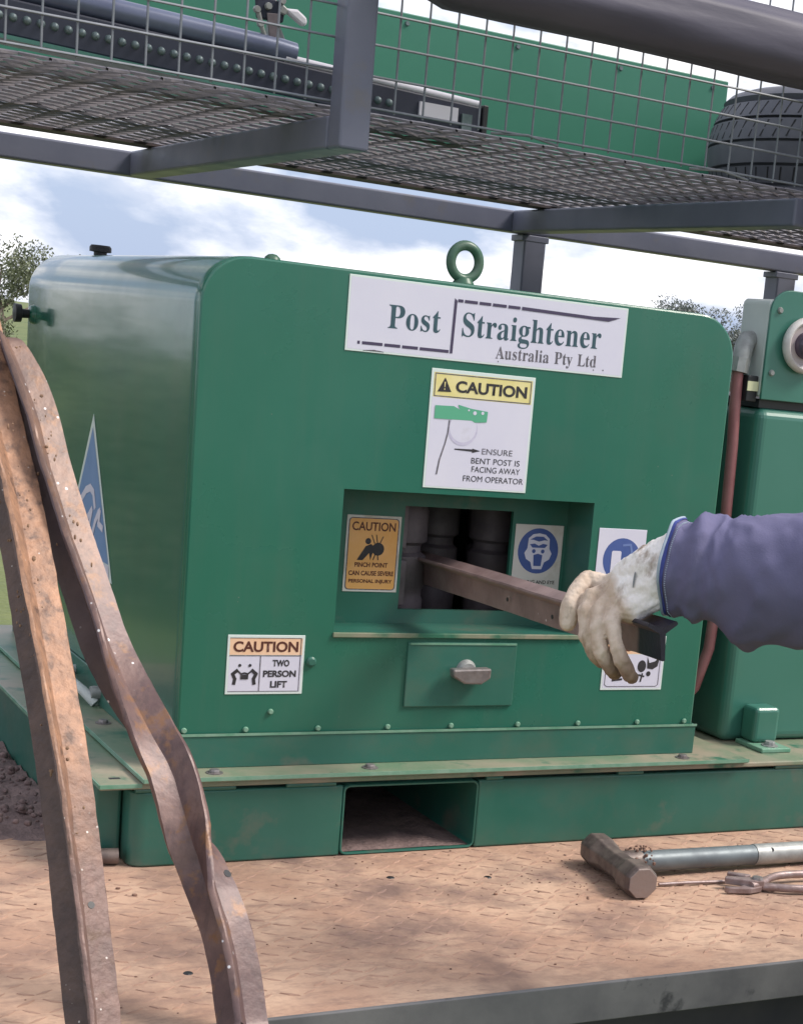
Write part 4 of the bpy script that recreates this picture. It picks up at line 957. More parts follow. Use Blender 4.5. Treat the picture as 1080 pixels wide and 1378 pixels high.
mb = MB(); mb.box(0.518, 0.536, 0.294, 0.2995, 0.962, 0.990); mb.build('small_plate', M['stud'], rl)

# toggle clamp standing on the pipe
cl = thing('toggle_clamp', (0.19, 0.33, 1.03), 'silver lever clamp with dark bolts fixed above the studded rail', 'clamp')
mb = MB(); mb.prism([(0.172, 1.032), (0.226, 1.028), (0.216, 1.052), (0.205, 1.072), (0.198, 1.092), (0.185, 1.092), (0.184, 1.060)], 'y', 0.322, 0.336); mb.build('clamp_foot', M['zinc'], cl, bevel=0.002)
mb = MB(); mb.prism([(0.162, 1.078), (0.205, 1.078), (0.208, 1.104), (0.190, 1.112), (0.158, 1.110)], 'y', 0.312, 0.321); mb.build('clamp_body', M['rail'], cl, bevel=0.003)
mb = MB(); mb.prism([(0.176, 1.088), (0.184, 1.046), (0.193, 1.046), (0.196, 1.09)], 'y', 0.309, 0.3115); mb.build('link_arm', M['dark_steel'], cl, bevel=0.001)
mb = MB(); mb.prism([(0.204, 1.100), (0.212, 1.092), (0.236, 1.078), (0.243, 1.082), (0.242, 1.092), (0.226, 1.102)], 'y', 0.306, 0.320); mb.build('lever_paddle', M['label'], cl, bevel=0.004)
mb = MB(); mb.prism([(0.196, 1.092), (0.206, 1.089), (0.212, 1.098), (0.200, 1.106)], 'y', 0.307, 0.319); mb.build('lever_arm', M['zinc'], cl, bevel=0.002)
for x, z in ((0.160, 1.090), (0.178, 1.098), (0.200, 1.110), (0.167, 1.070)):
    mb = MB(); mb.lathe([(0, 0.304), (0.005, 0.304), (0.006, 0.307), (0.006, 0.3115)], (x, 0, z), 'y', 8); mb.build('bolt', M['zinc'], cl, smooth=30)
mb = MB(); mb.tube([(0.163, 0.31, 1.086), (0.170, 0.31, 1.064), (0.178, 0.315, 1.050)], 0.004, 8); mb.build('eye_rod', M['zinc'], cl, smooth=50)
mb = MB(); mb.prism([(0.160, 1.112), (0.190, 1.113), (0.188, 1.135), (0.162, 1.135)], 'y', 0.312, 0.326); mb.build('clamp_head', M['zinc'], cl, bevel=0.003)

# ================================================================== star pickets (Y section steel posts)
CAMR = Vector(cam.rotation_euler.to_matrix().col[0])
TOV = Vector((-0.22, -0.95, 0.20)).normalized()
def ysection(L_=0.033, h=0.0026, legs=(1, 1, 1)):
    """returns function angle -> 2D outline, leg k at angle + 120k."""
    def f(th):
        pts = []
        for k in range(3):
            a = th + k * 2 * pi / 3; d = Vector((cos(a), sin(a))); nn = Vector((-d.y, d.x)); l = L_ * legs[k]
            pts += [d * (l - 0.001) - nn * h * 1.15, d * l - nn * h * 0.5, d * l + nn * h * 0.5, d * (l - 0.001) + nn * h * 1.15]
            b = a + pi / 3; pts.append(Vector((cos(b), sin(b))) * h * 1.9)
        return pts
    return f
def smooth_path(pts, n):
    P_ = [Vector(p) for p in pts]; out = []
    for i in range(len(P_) - 1):
        p0, p1, p2, p3 = P_[max(i - 1, 0)], P_[i], P_[i + 1], P_[min(i + 2, len(P_) - 1)]
        for k in range(n):
            t = k / n
            out.append(0.5 * (2 * p1 + (p2 - p0) * t + (2 * p0 - 5 * p1 + 4 * p2 - p3) * t * t + (3 * p1 - p0 - 3 * p2 + p3) * t ** 3))
    out.append(P_[-1]); return out
def picket(name, path, twist, mt, label, sec, jit=0.0008, tov=TOV, nsub=8, dark=None, taper=False):
    pts = smooth_path(path, nsub); rings = []
    for i, p in enumerate(pts):
        t = (pts[min(i + 1, len(pts) - 1)] - pts[max(i - 1, 0)]).normalized()
        c = (tov - t * tov.dot(t)).normalized(); r_ = c.cross(t)
        if r_.dot(CAMR) < 0: r_ = -r_
        s_ = i / nsub
        k = min(int(s_), len(twist) - 2); th = R(twist[k] + (twist[k + 1] - twist[k]) * (s_ - k))
        ring = []
        tp = min(1.0, 0.30 + s_ * 0.45) if taper else 1.0
        for q in sec(th):
            q = q * tp
            j = noise.noise_vector(p * 55 + Vector((q.x, q.y, 0)) * 300) * jit
            ring.append(p + r_ * q.x + c * q.y + j)
        rings.append(ring)
    mb = MB(); mb.sweep(rings)
    o = mb.build(name, mt, None, smooth=30)
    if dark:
        o.data.materials.append(dark); ns_ = 15  # faces on the left side take the painted shade material
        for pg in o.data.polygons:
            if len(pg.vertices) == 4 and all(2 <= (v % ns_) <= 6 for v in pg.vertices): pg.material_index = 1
    tag(o, label, 'fence post', 'bent steel fence posts')
    return o, pts
P1 = [ (-0.332, -0.147, 0.576), (-0.320, -0.235, 0.463), (-0.311, -0.286, 0.398), (-0.305, -0.358, 0.313), (-0.300, -0.430, 0.224), (-0.291, -0.528, 0.088), (-0.287, -0.601, -0.031), (-0.284, -0.680, -0.157), (-0.284, -0.727, -0.226), (-0.283, -0.93, -0.62), (-0.283, -1.13, GZ + 0.01)]
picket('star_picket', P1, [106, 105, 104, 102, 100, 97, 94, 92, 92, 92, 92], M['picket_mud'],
       'mud caked orange brown steel post leaning at far left, in front of the purple one', ysection(0.0330, 0.0030), 0.0016, dark=M['mud_shaded'])
P2 = [(-0.298, -0.171, 0.559), (-0.2947, -0.1830, 0.5460), (-0.2744, -0.2310, 0.4730), (-0.2662, -0.2670, 0.4200), (-0.2590, -0.2915, 0.3840), (-0.2480, -0.3295, 0.3310), (-0.2320, -0.3715, 0.2690), (-0.2212, -0.4080, 0.2210), (-0.2064, -0.4460, 0.1740), (-0.1830, -0.4910, 0.1200), (-0.1660, -0.5220, 0.0870), (-0.1550, -0.5520, 0.0420), (-0.1490, -0.5670, 0.0170), (-0.1400, -0.5850, -0.0100), (-0.1340, -0.6090, -0.0420), (-0.1260, -0.6340, -0.0770), (-0.1210, -0.6590, -0.1180), (-0.1190, -0.6910, -0.1720), (-0.1170, -0.7370, -0.2360), (-0.11, -0.95, -0.62), (-0.105, -1.16, GZ + 0.01)]
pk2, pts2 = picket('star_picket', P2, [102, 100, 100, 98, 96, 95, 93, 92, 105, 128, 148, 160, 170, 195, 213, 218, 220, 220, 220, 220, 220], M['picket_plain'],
       'bent and twisted purple brown steel post leaning, with white flecks and bolt holes', ysection(0.0318, 0.0034), 0.0006, dark=M['plain_shaded'], taper=True)
P3 = [(0.396, -0.684, 0.287), (0.4065, -0.60, 0.2825), (0.423, -0.40, 0.270), (0.436, -0.18, 0.262), (0.449, 0.08, 0.252), (0.456, 0.20, 0.247), (0.46, 0.27, 0.245)]
def held_section(th):
    pts = []
    for a, l in ((R(28), 0.023), (R(152), 0.023), (R(-90), 0.037)):
        d = Vector((cos(a), sin(a))); nn = Vector((-d.y, d.x)); h = 0.0027
        pts += [d * (l - 0.001) - nn * h, d * l - nn * h * 0.5, d * l + nn * h * 0.5, d * (l - 0.001) + nn * h]
        b = a + (R(62) if l < 0.03 and a < 1 else R(59)); pts.append(Vector((cos(b), sin(b))) * h * 1.7)
    return pts
pts = smooth_path(P3, 8); rings = []
for i, p in enumerate(pts):
    t = (pts[min(i + 1, len(pts) - 1)] - pts[max(i - 1, 0)]).normalized()
    up = (Vector((-0.10, 0, 1)) - t * Vector((-0.10, 0, 1)).dot(t)).normalized(); r_ = t.cross(up)
    rings.append([p + r_ * q.x + up * q.y + noise.noise_vector(p * 40 + Vector((q.x, q.y, 0)) * 300) * 0.0004 for q in held_section(0)])
mb = MB(); mb.sweep(rings)
o3 = tag(mb.build('star_picket', M['picket_held'], None, smooth=30), 'brown steel post gripped by the glove and pushed into the square opening', 'fence post', 'bent steel fence posts')
# holes in the webs: short dark bored eyes set through the sheet
def hole(parent, p, ax, r=0.0042):
    ax = Vector(ax).normalized(); p = Vector(p)
    mb = MB(); mb.tube([p - ax * 0.0003, p + ax * 0.0003], r, 12); mb.build('bolt_hole', M['black'], parent)
tdir = Vector((0.02, 0.99, -0.045)).normalized()
for y_, dz in ((-0.455, -0.015), (-0.36, -0.020), (-0.20, -0.016)):
    f_ = (y_ + 0.60) / 0.68
    hole(o3, (0.408 + 0.041 * f_ - 0.0031 - dz * -0.1, y_, 0.2775 - 0.0255 * f_ + dz), (1, -0.06, 0.1), 0.0034)
mb = MB(); lab_p = Vector((0.4035, -0.672, 0.262))
def web_hole(o, p, d, r):
    p = Vector(p); ok, hp, hn, _k = o.ray_cast(p + d * 0.15, -d)
    if ok:
        mb = MB(); mb.tube([hp - hn * 0.0005, hp + hn * 0.0004], r, 12); mb.build('bolt_hole', M['black'], o)
web_hole(pk2, (-0.119, -0.621, -0.018), TOV, 0.0052)
pk1 = bpy.data.objects['star_picket']
web_hole(pk1, (-0.276, -0.621, -0.042), TOV, 0.0042)
web_hole(pk1, (-0.268, -0.376, 0.303), TOV, 0.0035)
# clods of mud stuck to the two leaning posts
def clods(parent, path, n, s0, s1, spread, rmin, rmax):
    mb = MB(); pp_ = smooth_path(path, 8)
    for _ in range(n):
        s_ = random.uniform(s0, s1); i = min(int(s_ * (len(pp_) - 1)), len(pp_) - 2); p = pp_[i].lerp(pp_[i + 1], random.random())
        a = random.choice((R(30), R(60), R(150), R(165), R(10)))
        rr = random.uniform(0.010, spread)
        c = p + CAMR * rr * cos(a) * 0.9 + TOV * (0.004 + 0.012 * (1 - rr / spread))
        r = random.uniform(rmin, rmax); mb.ball(c, r, 6, (random.uniform(.7, 1.5), random.uniform(.3, .6), random.uniform(.8, 2.2)))
    o = mb.build('mud_clod', M['mud'], parent, smooth=80); o['kind'] = 'stuff'
clods(bpy.data.objects['star_picket'], P1[:7], 45, 0.0, 0.98, 0.027, 0.0007, 0.0019)
clods(pk2, P2[:9], 26, 0.12, 0.7, 0.024, 0.0007, 0.0019)

# ================================================================== sledgehammer and pliers on the deck
hm = thing('sledgehammer', (0.63, -0.27, DZ), 'worn sledgehammer with octagonal head and grey pipe handle lying on the deck', 'hammer')
hr = 0.0265
A_ = Vector((0.648, -0.158, DZ + hr)); B_ = Vector((0.626, -0.350, DZ + hr))
ax = (B_ - A_).normalized(); sd_ = ax.cross(Vector((0, 0, 1))).normalized(); up_ = sd_.cross(ax).normalized()
L_ = (B_ - A_).length
prof = [(0.0, 0.80), (0.004, 0.93), (0.012, 1.0), (0.042, 1.0), (0.055, 0.86), (0.066, 0.80), (L_ - 0.066, 0.80), (L_ - 0.055, 0.86), (L_ - 0.042, 1.0), (L_ - 0.010, 1.0), (L_ - 0.003, 0.93), (L_, 0.86)]
rings = []
for d, f_ in prof:
    ring = []
    for k in range(8):
        a = 2 * pi * (k + 0.5) / 8; rr = hr * f_ / cos(pi / 8)
        ring.append(A_ + ax * d + sd_ * rr * cos(a) + up_ * rr * sin(a))
    rings.append(ring)
mb = MB(); mb.sweep(rings); hd = mb.build('head', M['hammer'], hm, bevel=0.002, seg=2)
mb = MB(); mb.sweep([[A_ + ax * dd + (sd_ * cos(2 * pi * (k + .5) / 8) + up_ * sin(2 * pi * (k + .5) / 8)) * hr * 0.86 / cos(pi / 8) for k in range(8)] for dd in (L_ - 0.0005, L_ + 0.0012)])
mb.build('striking_face', M['hammer_face'], hd, bevel=0.001)
mid = A_.lerp(B_, 0.45)
HE = Vector((1.25, -0.235, DZ + 0.0185))
hdir = (HE - mid).normalized()
mb = MB(); mb.tube([mid, mid + hdir * 0.045], [0.0185, 0.0190], 14); mb.build('eye_socket', M['hammer'], hm, smooth=50)
mb = MB(); mb.tube([mid + hdir * 0.030, mid + hdir * 0.27], 0.0168, 18); hn = mb.build('handle', M['pipe'], hm, smooth=50)
mb = MB(); mb.tube([mid + hdir * 0.2705, HE], 0.0178, 18); mb.build('grip_tube', M['zinc'], hm, smooth=50)
hole(hm, mid + hdir * 0.305 + Vector((-0.006, -0.0135, 0.011)), (-0.3, -0.75, 0.6), 0.0042)
mb = MB()
for _ in range(70):
    c = mid + hdir * random.uniform(0.022, 0.065) + Vector((0, 0, 0)); a = random.uniform(0, 2 * pi)
    c += Vector((0, cos(a), sin(a) * 0.9 + 0.1)) * random.uniform(0.018, 0.025)
    mb.ball(c, random.uniform(0.0012, 0.0035), 6)
o = mb.build('rust_crust', M['rust'], hm); o['kind'] = 'stuff'
wr = tag(None or bpy.data.objects.new('x', None), None) if False else None
mb = MB(); mb.tube([(0.690, -0.297, DZ + 0.004), (0.74, -0.302, DZ + 0.005), (0.80, -0.306, DZ + 0.004), (0.84, -0.305, DZ + 0.003)], 0.0028, 8)
tag(mb.build('steel_rod', M['plier'], None, smooth=50), 'thin steel rod lying between the hammer handle and the pliers', 'rod')

pl = thing('fencing_pliers', (0.86, -0.355, DZ), 'rusty fencing pliers with looped handles lying beside the hammer handle', 'pliers')
PO = Vector((0.835, -0.352, DZ)); pe = Vector((1, -0.06, 0)).normalized(); pn = Vector((0.06, 1, 0)).normalized()
def PP(u, v, z): return PO + pe * u + pn * v + Vector((0, 0, z))
for sgn, z in ((1, 0.013), (-1, 0.008)):
    mb = MB()
    pth = smooth_path([PP(-0.012, -0.008 * sgn, z), PP(0.010, 0.0, z), PP(0.030, 0.012 * sgn, z + .001), PP(0.060, 0.026 * sgn, z + .002), PP(0.11, 0.031 * sgn, z + .001), PP(0.17, 0.026 * sgn, z - .001), PP(0.24, 0.020 * sgn, z - .001)], 5)
    rings = []
    for i, p in enumerate(pth):
        t = (pth[min(i + 1, len(pth) - 1)] - pth[max(i - 1, 0)]).normalized(); b = Vector((0, 0, 1)); a = t.cross(b).normalized()
        w_, h_ = (0.008, 0.0065) if i < 10 else (0.0055, 0.0065)
        rings.append([p + a * w_ * cos(q) + b * h_ * sin(q) for q in [2 * pi * k / 10 for k in range(10)]])
    mb.sweep(rings); mb.build('handle', M['plier'], pl, smooth=60)
mb = MB(); mb.prism([(0.0, 0.0), (0.0, 0.0)], 'z', 0, 0) if False else None
def jaw(pts, z0, z1, name):
    mb = MB(); w_ = [PP(u, v, 0) for u, v in pts]
    mb.prism([(p.x, p.y) for p in w_], 'z', DZ + z0, DZ + z1); mb.build(name, M['plier'], pl, bevel=0.002)
jaw([(0.012, -0.012), (0.012, 0.008), (-0.018, 0.016), (-0.040, 0.024), (-0.046, 0.016), (-0.024, 0.002), (-0.006, -0.010)], 0.009, 0.021, 'jaw')
jaw([(0.012, 0.004), (0.008, -0.012), (-0.016, -0.018), (-0.052, -0.010), (-0.056, -0.001), (-0.030, -0.004), (-0.012, 0.004)], 0.002, 0.012, 'jaw')
jaw([(-0.010, 0.012), (-0.032, 0.034), (-0.026, 0.040), (0.004, 0.018)], 0.011, 0.023, 'claw')
mb = MB(); c_ = PP(0.004, -0.001, 0); mb.lathe([(0, 0.0255), (0.008, 0.0245), (0.0095, 0.021)], (c_.x, c_.y, DZ), 'z', 16); mb.build('pivot', M['steel'], pl, smooth=50)

# ================================================================== grit, flakes and dirt on the tray
mb = MB()
for _ in range(380):
    x, y = random.uniform(-0.35, 1.6), random.uniform(-0.62, -0.06)
    if random.random() < 0.45: y = random.gauss(-0.10, 0.05)
    if random.random() < 0.35: x, y = random.gauss(0.58, 0.10), random.gauss(-0.24, 0.08)
    if y < -0.63 or y > -0.05: continue
    r = random.uniform(0.0006, 0.0018) * (2.0 if random.random() < 0.05 else 1)
    mb.ball((x, y, DZ + r * 0.5), r, 6, (1.3, random.uniform(.7, 1.4), .6))
tag(mb.build('rust_flakes', M['rust'], None, smooth=80), 'small rust flakes and grit scattered over the deck', 'grit', kind='stuff')
mb = MB()
for x, y in ((0.44, -0.195), (-0.115, -0.475), (0.29, -0.165)):
    mb.lathe([(0, 0.0012), (0.005, 0.0012), (0.0065, 0.0)], (x, y, DZ), 'z', 10)
mb.build('drain_hole', M['black'], tray)
# brown dirt heaped against the side beam
nx, ny = 40, 90; mb = MB()
for i in range(nx + 1):
    for j in range(ny + 1):
        x = -0.80 + 0.682 * i / nx; y = -0.02 + 1.3 * j / ny
        e = min(1, (j / ny) * 9, (1 - j / ny) * 6) * min(1, i / nx * 6)
        edge = max(0.0, min(1.0, (y - 0.10 - 0.06 * noise.noise(Vector((x * 7, 2, 0)))) * 8))
        h = 0.030 * e * edge * (0.8 + 0.4 * noise.noise(Vector((x * 6, y * 6, 0)))) + 0.010 * edge * noise.noise(Vector((x * 38, y * 38, 1)))
        mb.v.append((x, y, DZ - 0.003 + max(0, h)))
for i in range(nx):
    for j in range(ny):
        a = i * (ny + 1) + j; mb.f.append((a, a + ny + 1, a + ny + 2, a + 1))
for _ in range(700):
    x, y = random.uniform(-0.55, -0.125), random.uniform(0.12, 0.85); r = random.uniform(0.002, 0.008)
    mb.ball((x, y, DZ + 0.024 + random.uniform(-.006, .004)), r, 6, (1, 1, .8))
tag(mb.build('dirt_heap', M['dirt'], None, smooth=80), 'dark brown dirt heaped on the deck against the skid side', 'dirt', kind='stuff')

# ================================================================== trees
def tree_meshes(seed, h, w, leaf, n, mt, low=0.25):
    rnd = random.Random(seed); mb = MB()
    centres = [(rnd.gauss(0, w * 0.28), rnd.gauss(0, w * 0.28), h * rnd.uniform(low + 0.1, 0.93), rnd.uniform(0.16, 0.30) * w) for _ in range(16)]
    for _ in range(n):
        c = rnd.choice(centres); d = Vector((rnd.gauss(0, 1), rnd.gauss(0, 1), rnd.gauss(0, 0.8))).normalized() * c[3] * rnd.uniform(0.5, 1.05)
        p = Vector(c[:3]) + d; s_ = leaf * rnd.uniform(0.6, 1.4)
        a = Vector((rnd.gauss(0, 1), rnd.gauss(0, 1), rnd.gauss(0, 1))).normalized(); b = a.orthogonal().normalized(); cc = a.cross(b)
        mb.add([p - b * s_, p + cc * s_ * 0.45, p + b * s_, p - cc * s_ * 0.45], [(0, 1, 2, 3)])
    crown = mb.mesh('crown', mt, None, fix=False)
    mb = MB(); mb.tube([(0, 0, -0.3), (0.02 * w, 0, h * 0.3), (-0.02 * w, 0.03 * w, h * 0.6), (0.0, 0, h * 0.85)], [0.045 * w, 0.034 * w, 0.02 * w, 0.006 * w], 8)
    for c in centres[:7]:
        mb.tube([(0, 0, h * rnd.uniform(0.25, 0.5)), (c[0] * 0.5, c[1] * 0.5, c[2] * 0.75), c[:3]], [0.018 * w, 0.012 * w, 0.004 * w], 6)
    trunk = mb.mesh('trunk', M['bark'], 60)
    return crown, trunk
def tree(name, meshes, loc, rz, sc, label, cat, group):
    t = thing(name, loc, label, cat, group); t.rotation_euler.z = rz; t.scale = sc
    for nm, me in zip(('crown', 'trunk'), meshes):
        o = bpy.data.objects.new(nm, me); COL.objects.link(o); o.parent = t
    return t
def at_px(u, d):      # ground point at horizontal bearing of picture column u (at horizon), distance d
    f_ = 2314.54; q = Vector(((u - 842.14) / f_, -(400 + 0.1076 * u - 957.68) / f_, -1.0))
    v = cam.rotation_euler.to_matrix() @ q; v.z = 0; v.normalize()
    return Vector((cam.location.x + v.x * d, cam.location.y + v.y * d, GZ))
OL = [tree_meshes(11, 3.2, 3.0, 0.055, 11000, M['leaf1'], 0.05), tree_meshes(12, 3.4, 3.4, 0.055, 11000, M['leaf1'], 0.05)]
GU = [tree_meshes(21, 9, 7, 0.17, 4200, M['leaf2']), tree_meshes(22, 10, 6, 0.17, 4200, M['leaf2']), tree_meshes(23, 8, 8, 0.17, 4200, M['leaf2'])]
tree('olive_tree', OL[0], at_px(2, 58), 0.4, (1, 1, 1), 'grey green bushy tree in the paddock beyond the left end of the machine', 'tree', None)
for i, (x, y) in enumerate(((-1.3, 8.6), (-3.0, 8.0), (-4.9, 7.9), (-7.4, 9.5))):
    tree('shrub', OL[i % 2], Vector((x, y, GZ)), i * 1.3, (0.72, 0.72, 0.60 + 0.05 * (i % 2)), 'dark bushy shrub mirrored in the machine side panel, %s from the tray' % ('nearest', 'second', 'third', 'farthest')[i], 'shrub', 'shrubs beyond the left of the tray')
rnd = random.Random(5)
names_ = ('leftmost', 'second from left', 'third from left', 'fourth from left', 'fifth from left', 'sixth from left', 'seventh from left', 'rightmost')
for i, (u, hs) in enumerate(((752, 0.66), (800, 0.54), (872, 0.70), (896, 0.72), (926, 0.75), (958, 0.64), (985, 0.60), (1024, 0.74))):
    tree('gum_tree', GU[i % 3], at_px(u, 150 + rnd.uniform(-14, 14)), rnd.uniform(0, 6), (0.8, 0.8, hs), 'distant grey green gum tree, %s of the row peeping over the machine' % names_[i], 'tree', 'distant gum trees on the horizon')

# ================================================================== the worker
SH = Vector((0.83, -1.08, 0.43)); EL = Vector((0.622, -0.842, 0.392)); TC_ = Vector((1.01, -1.03, 0.0))
body = blob('person', [
    [(TC_ + Vector((0, 0, 0.45)), 0.055), (TC_ + Vector((-0.015, 0.01, 0.56)), 0.053)],
    [(TC_ + Vector((-0.02, 0.02, 0.62)), 0.082), (TC_ + Vector((-0.022, 0.024, 0.70)), 0.088)],
    [(TC_ + Vector((-0.03, 0.068, 0.60)), 0.045), (TC_ + Vector((-0.032, 0.07, 0.63)), 0.05)],
    [(TC_ + Vector((-0.052, 0.128, 0.645)), 0.012), (TC_ + Vector((-0.046, 0.11, 0.68)), 0.010)],
    [(TC_ + Vector((-0.108, 0.0, 0.64)), 0.014), (TC_ + Vector((-0.107, 0.003, 0.67)), 0.016)],
    [(TC_ + Vector((0.062, 0.048, 0.64)), 0.014), (TC_ + Vector((0.061, 0.05, 0.67)), 0.016)],
    [(TC_ + Vector((0, 0, 0.40)), 0.09), (TC_ + Vector((0, 0, -0.05)), 0.10)],
    [(SH, 0.045), (EL, 0.04), (Vector((0.462, -0.658, 0.365)), 0.030)],
], 0.009, M['skin'], None, 4)
tag(body, 'person in blue grey overalls with a work glove reaching in from the right', 'person')
q = TC_
f_ = Vector((-0.28, 0.96, 0)); l_ = Vector((-0.96, -0.28, 0))
blob('overalls', [
    [(q + Vector((0, 0, 0.36)) + l_ * 0.10, 0.11), (q + Vector((0, 0, 0.10)) + l_ * 0.08, 0.125), (q + Vector((0, 0, -0.12)) + l_ * 0.06, 0.13)],
    [(q + Vector((0, 0, 0.36)) - l_ * 0.10, 0.11), (q + Vector((0, 0, 0.10)) - l_ * 0.08, 0.125), (q + Vector((0, 0, -0.12)) - l_ * 0.06, 0.13)],
    [(q + Vector((0, 0, 0.44)), 0.08), (q + Vector((0, 0, 0.36)), 0.115), (q + Vector((0, 0, 0.10)), 0.125), (q + Vector((0, 0, -0.12)), 0.13)],
    [(q + l_ * 0.16 + Vector((0, 0, 0.39)), 0.085), (SH, 0.092), (SH.lerp(EL, 0.85), 0.086)],
    [(q - l_ * 0.17 + Vector((0, 0, 0.39)), 0.085), (q - l_ * 0.23 + Vector((0, 0, 0.14)), 0.07), (q - l_ * 0.24 + f_ * 0.10 + Vector((0, 0, -0.08)), 0.058)],
    [(q + l_ * 0.09 + Vector((0, 0, -0.18)), 0.115), (q + l_ * 0.11 + Vector((0, 0, -0.60)), 0.085), (q + l_ * 0.12 + Vector((0, 0, -1.02)), 0.075)],
    [(q - l_ * 0.09 + Vector((0, 0, -0.18)), 0.115), (q - l_ * 0.12 + f_ * 0.05 + Vector((0, 0, -0.60)), 0.085), (q - l_ * 0.13 + Vector((0, 0, -1.02)), 0.075)],
], 0.012, M['sleeve'], body, 5)
for s_ in (1, -1):
    b0 = q + l_ * 0.12 * s_
    blob('boot', [[(b0 + Vector((0, 0, -1.0)), 0.05), (b0 + Vector((0, 0, -1.075)), 0.046), (b0 + f_ * 0.10 + Vector((0, 0, -1.078)), 0.042), (b0 + f_ * 0.17 + Vector((0, 0, -1.085)), 0.034)]], 0.006, M['boot'], body, 4)
blob('cap', [[(q + Vector((-0.02, 0.005, 0.70)), 0.093), (q + Vector((-0.024, 0.0, 0.715)), 0.092)], [(q + Vector((-0.045, 0.085, 0.715)), 0.020), (q + Vector((-0.07, 0.15, 0.705)), 0.014)], [(q + Vector((-0.02, 0.095, 0.715)), 0.018), (q + Vector((-0.02, 0.15, 0.705)), 0.013)]], 0.008, M['boot'], body, 4)

# right hand glove hanging at the side
rh = q - l_ * 0.245 + f_ * 0.12 + Vector((0, 0, -0.14))
ch = [[(rh + Vector((0, 0, 0.05)), 0.033), (rh + Vector((0, 0, -0.03)), 0.036)]]
for k in range(4):
    o_ = f_ * (0.024 - 0.016 * k); e = [0.085, 0.095, 0.088, 0.07][k]
    ch.append([(rh + o_ + Vector((0, 0, -0.04)), 0.013), (rh + o_ + l_ * 0.01 + Vector((0, 0, -0.04 - e * .5)), 0.0115), (rh + o_ + l_ * 0.03 + Vector((0, 0, -0.04 - e)), 0.0095)])
ch.append([(rh + f_ * 0.02, 0.017), (rh + f_ * 0.05 + Vector((0, 0, -0.035)), 0.013), (rh + f_ * 0.055 + Vector((0, 0, -0.07)), 0.011)])
blob('work_glove', ch, 0.004, M['glove'], body, 3)

# left hand glove closed round the post
V = Vector
wrist = V((0.4465, -0.632, 0.365)); heel = V((0.420, -0.612, 0.347))
mcp = [V((0.384, -0.556, 0.325)), V((0.373, -0.572, 0.318)), V((0.369, -0.589, 0.310)), V((0.371, -0.604, 0.302))]
ch = []
for k, m_ in enumerate(mcp):
    ch.append([(wrist + (m_ - mcp[1]) * 0.35, 0.039), (heel + (m_ - mcp[1]) * 0.55, 0.0295), (heel.lerp(m_, 0.6) + (m_ - mcp[1]) * 0.1, 0.0195), (m_, 0.0118)])
ch.append([(V((0.47, -0.662, 0.367)), 0.043), (wrist + V((0, 0, 0.004)), 0.0425), (heel + V((-0.002, 0.002, 0.006)), 0.0355), (heel.lerp(mcp[0], 0.55) + V((0, 0, 0.004)), 0.024)])
ch.append([(wrist + V((0, 0, -0.012)), 0.032), (V((0.412, -0.630, 0.326)), 0.022), (V((0.385, -0.622, 0.304)), 0.017)])
ch += [
    [(mcp[0], 0.0136), (V((0.366, -0.538, 0.328)), 0.0133), (V((0.346, -0.546, 0.315)), 0.0120), (V((0.332, -0.557, 0.295)), 0.0129), (V((0.330, -0.559, 0.276)), 0.0116)],
    [(mcp[1], 0.0118), (V((0.355, -0.570, 0.312)), 0.0118), (V((0.341, -0.582, 0.294)), 0.0100), (V((0.340, -0.593, 0.267)), 0.0111), (V((0.350, -0.599, 0.243)), 0.0096), (V((0.363, -0.598, 0.232)), 0.0096)],
    [(mcp[2], 0.0118), (V((0.352, -0.598, 0.297)), 0.0116), (V((0.343, -0.611, 0.276)), 0.0096), (V((0.348, -0.621, 0.250)), 0.0109), (V((0.361, -0.624, 0.229)), 0.0094), (V((0.374, -0.617, 0.221)), 0.0092)],
    [(mcp[3], 0.0120), (V((0.360, -0.620, 0.286)), 0.0113), (V((0.357, -0.638, 0.265)), 0.0094), (V((0.363, -0.648, 0.243)), 0.0105), (V((0.375, -0.649, 0.226)), 0.0092), (V((0.385, -0.640, 0.221)), 0.0089)],
    [(V((0.438, -0.585, 0.335)), 0.022), (V((0.440, -0.545, 0.312)), 0.017), (V((0.432, -0.512, 0.292)), 0.0145), (V((0.420, -0.490, 0.276)), 0.0125)],
]
# knuckle seams and a turned edge where the leather palm meets the back
ch.append([(mcp[0] + V((0.010, -0.006, 0.010)), 0.0065), (mcp[1] + V((0.012, -0.007, 0.009)), 0.0065), (mcp[2] + V((0.012, -0.008, 0.009)), 0.0062), (mcp[3] + V((0.012, -0.008, 0.007)), 0.0062)])
ch.append([(V((0.3845, -0.628, 0.299)), 0.0085), (V((0.402, -0.640, 0.317)), 0.0085), (V((0.425, -0.648, 0.331)), 0.008)])
gl = blob('work_glove', ch, 0.0014, M['glove'], body, 1, (0.015, 0.0042))
gl['label'] = 'white backed tan leather glove gripping the post end'
mb = MB()
n_ = V((-0.45, -0.72, 0.53)).normalized(); c = V((0.391, -0.611, 0.334))
hit, hp, hn, _i = gl.ray_cast(c + n_ * 0.08, -n_)
if hit:
    n_ = V((-0.50, -0.80, 0.33)).normalized(); c = hp + n_ * 0.0012
u_ = V((0.30, -0.32, -0.10)); u_ = (u_ - n_ * u_.dot(n_)).normalized(); v_ = n_.cross(u_)
for r0, r1, h in ((0.0, 0.0, 0),):
    ring = [c + (v_ * cos(a) * 0.0042 + u_ * sin(a) * 0.0042 * 0 + (V((0, 0, 1)) - n_ * n_.z).normalized() * sin(a) * 0.0095) for a in [2 * pi * k / 18 for k in range(18)]]
    ring2 = [p + n_ * 0.0028 for p in ring]
    mb.sweep([[p - n_ * 0.004 for p in ring], ring2])
mb.build('glove_badge', M['badge'], gl, bevel=0.001)

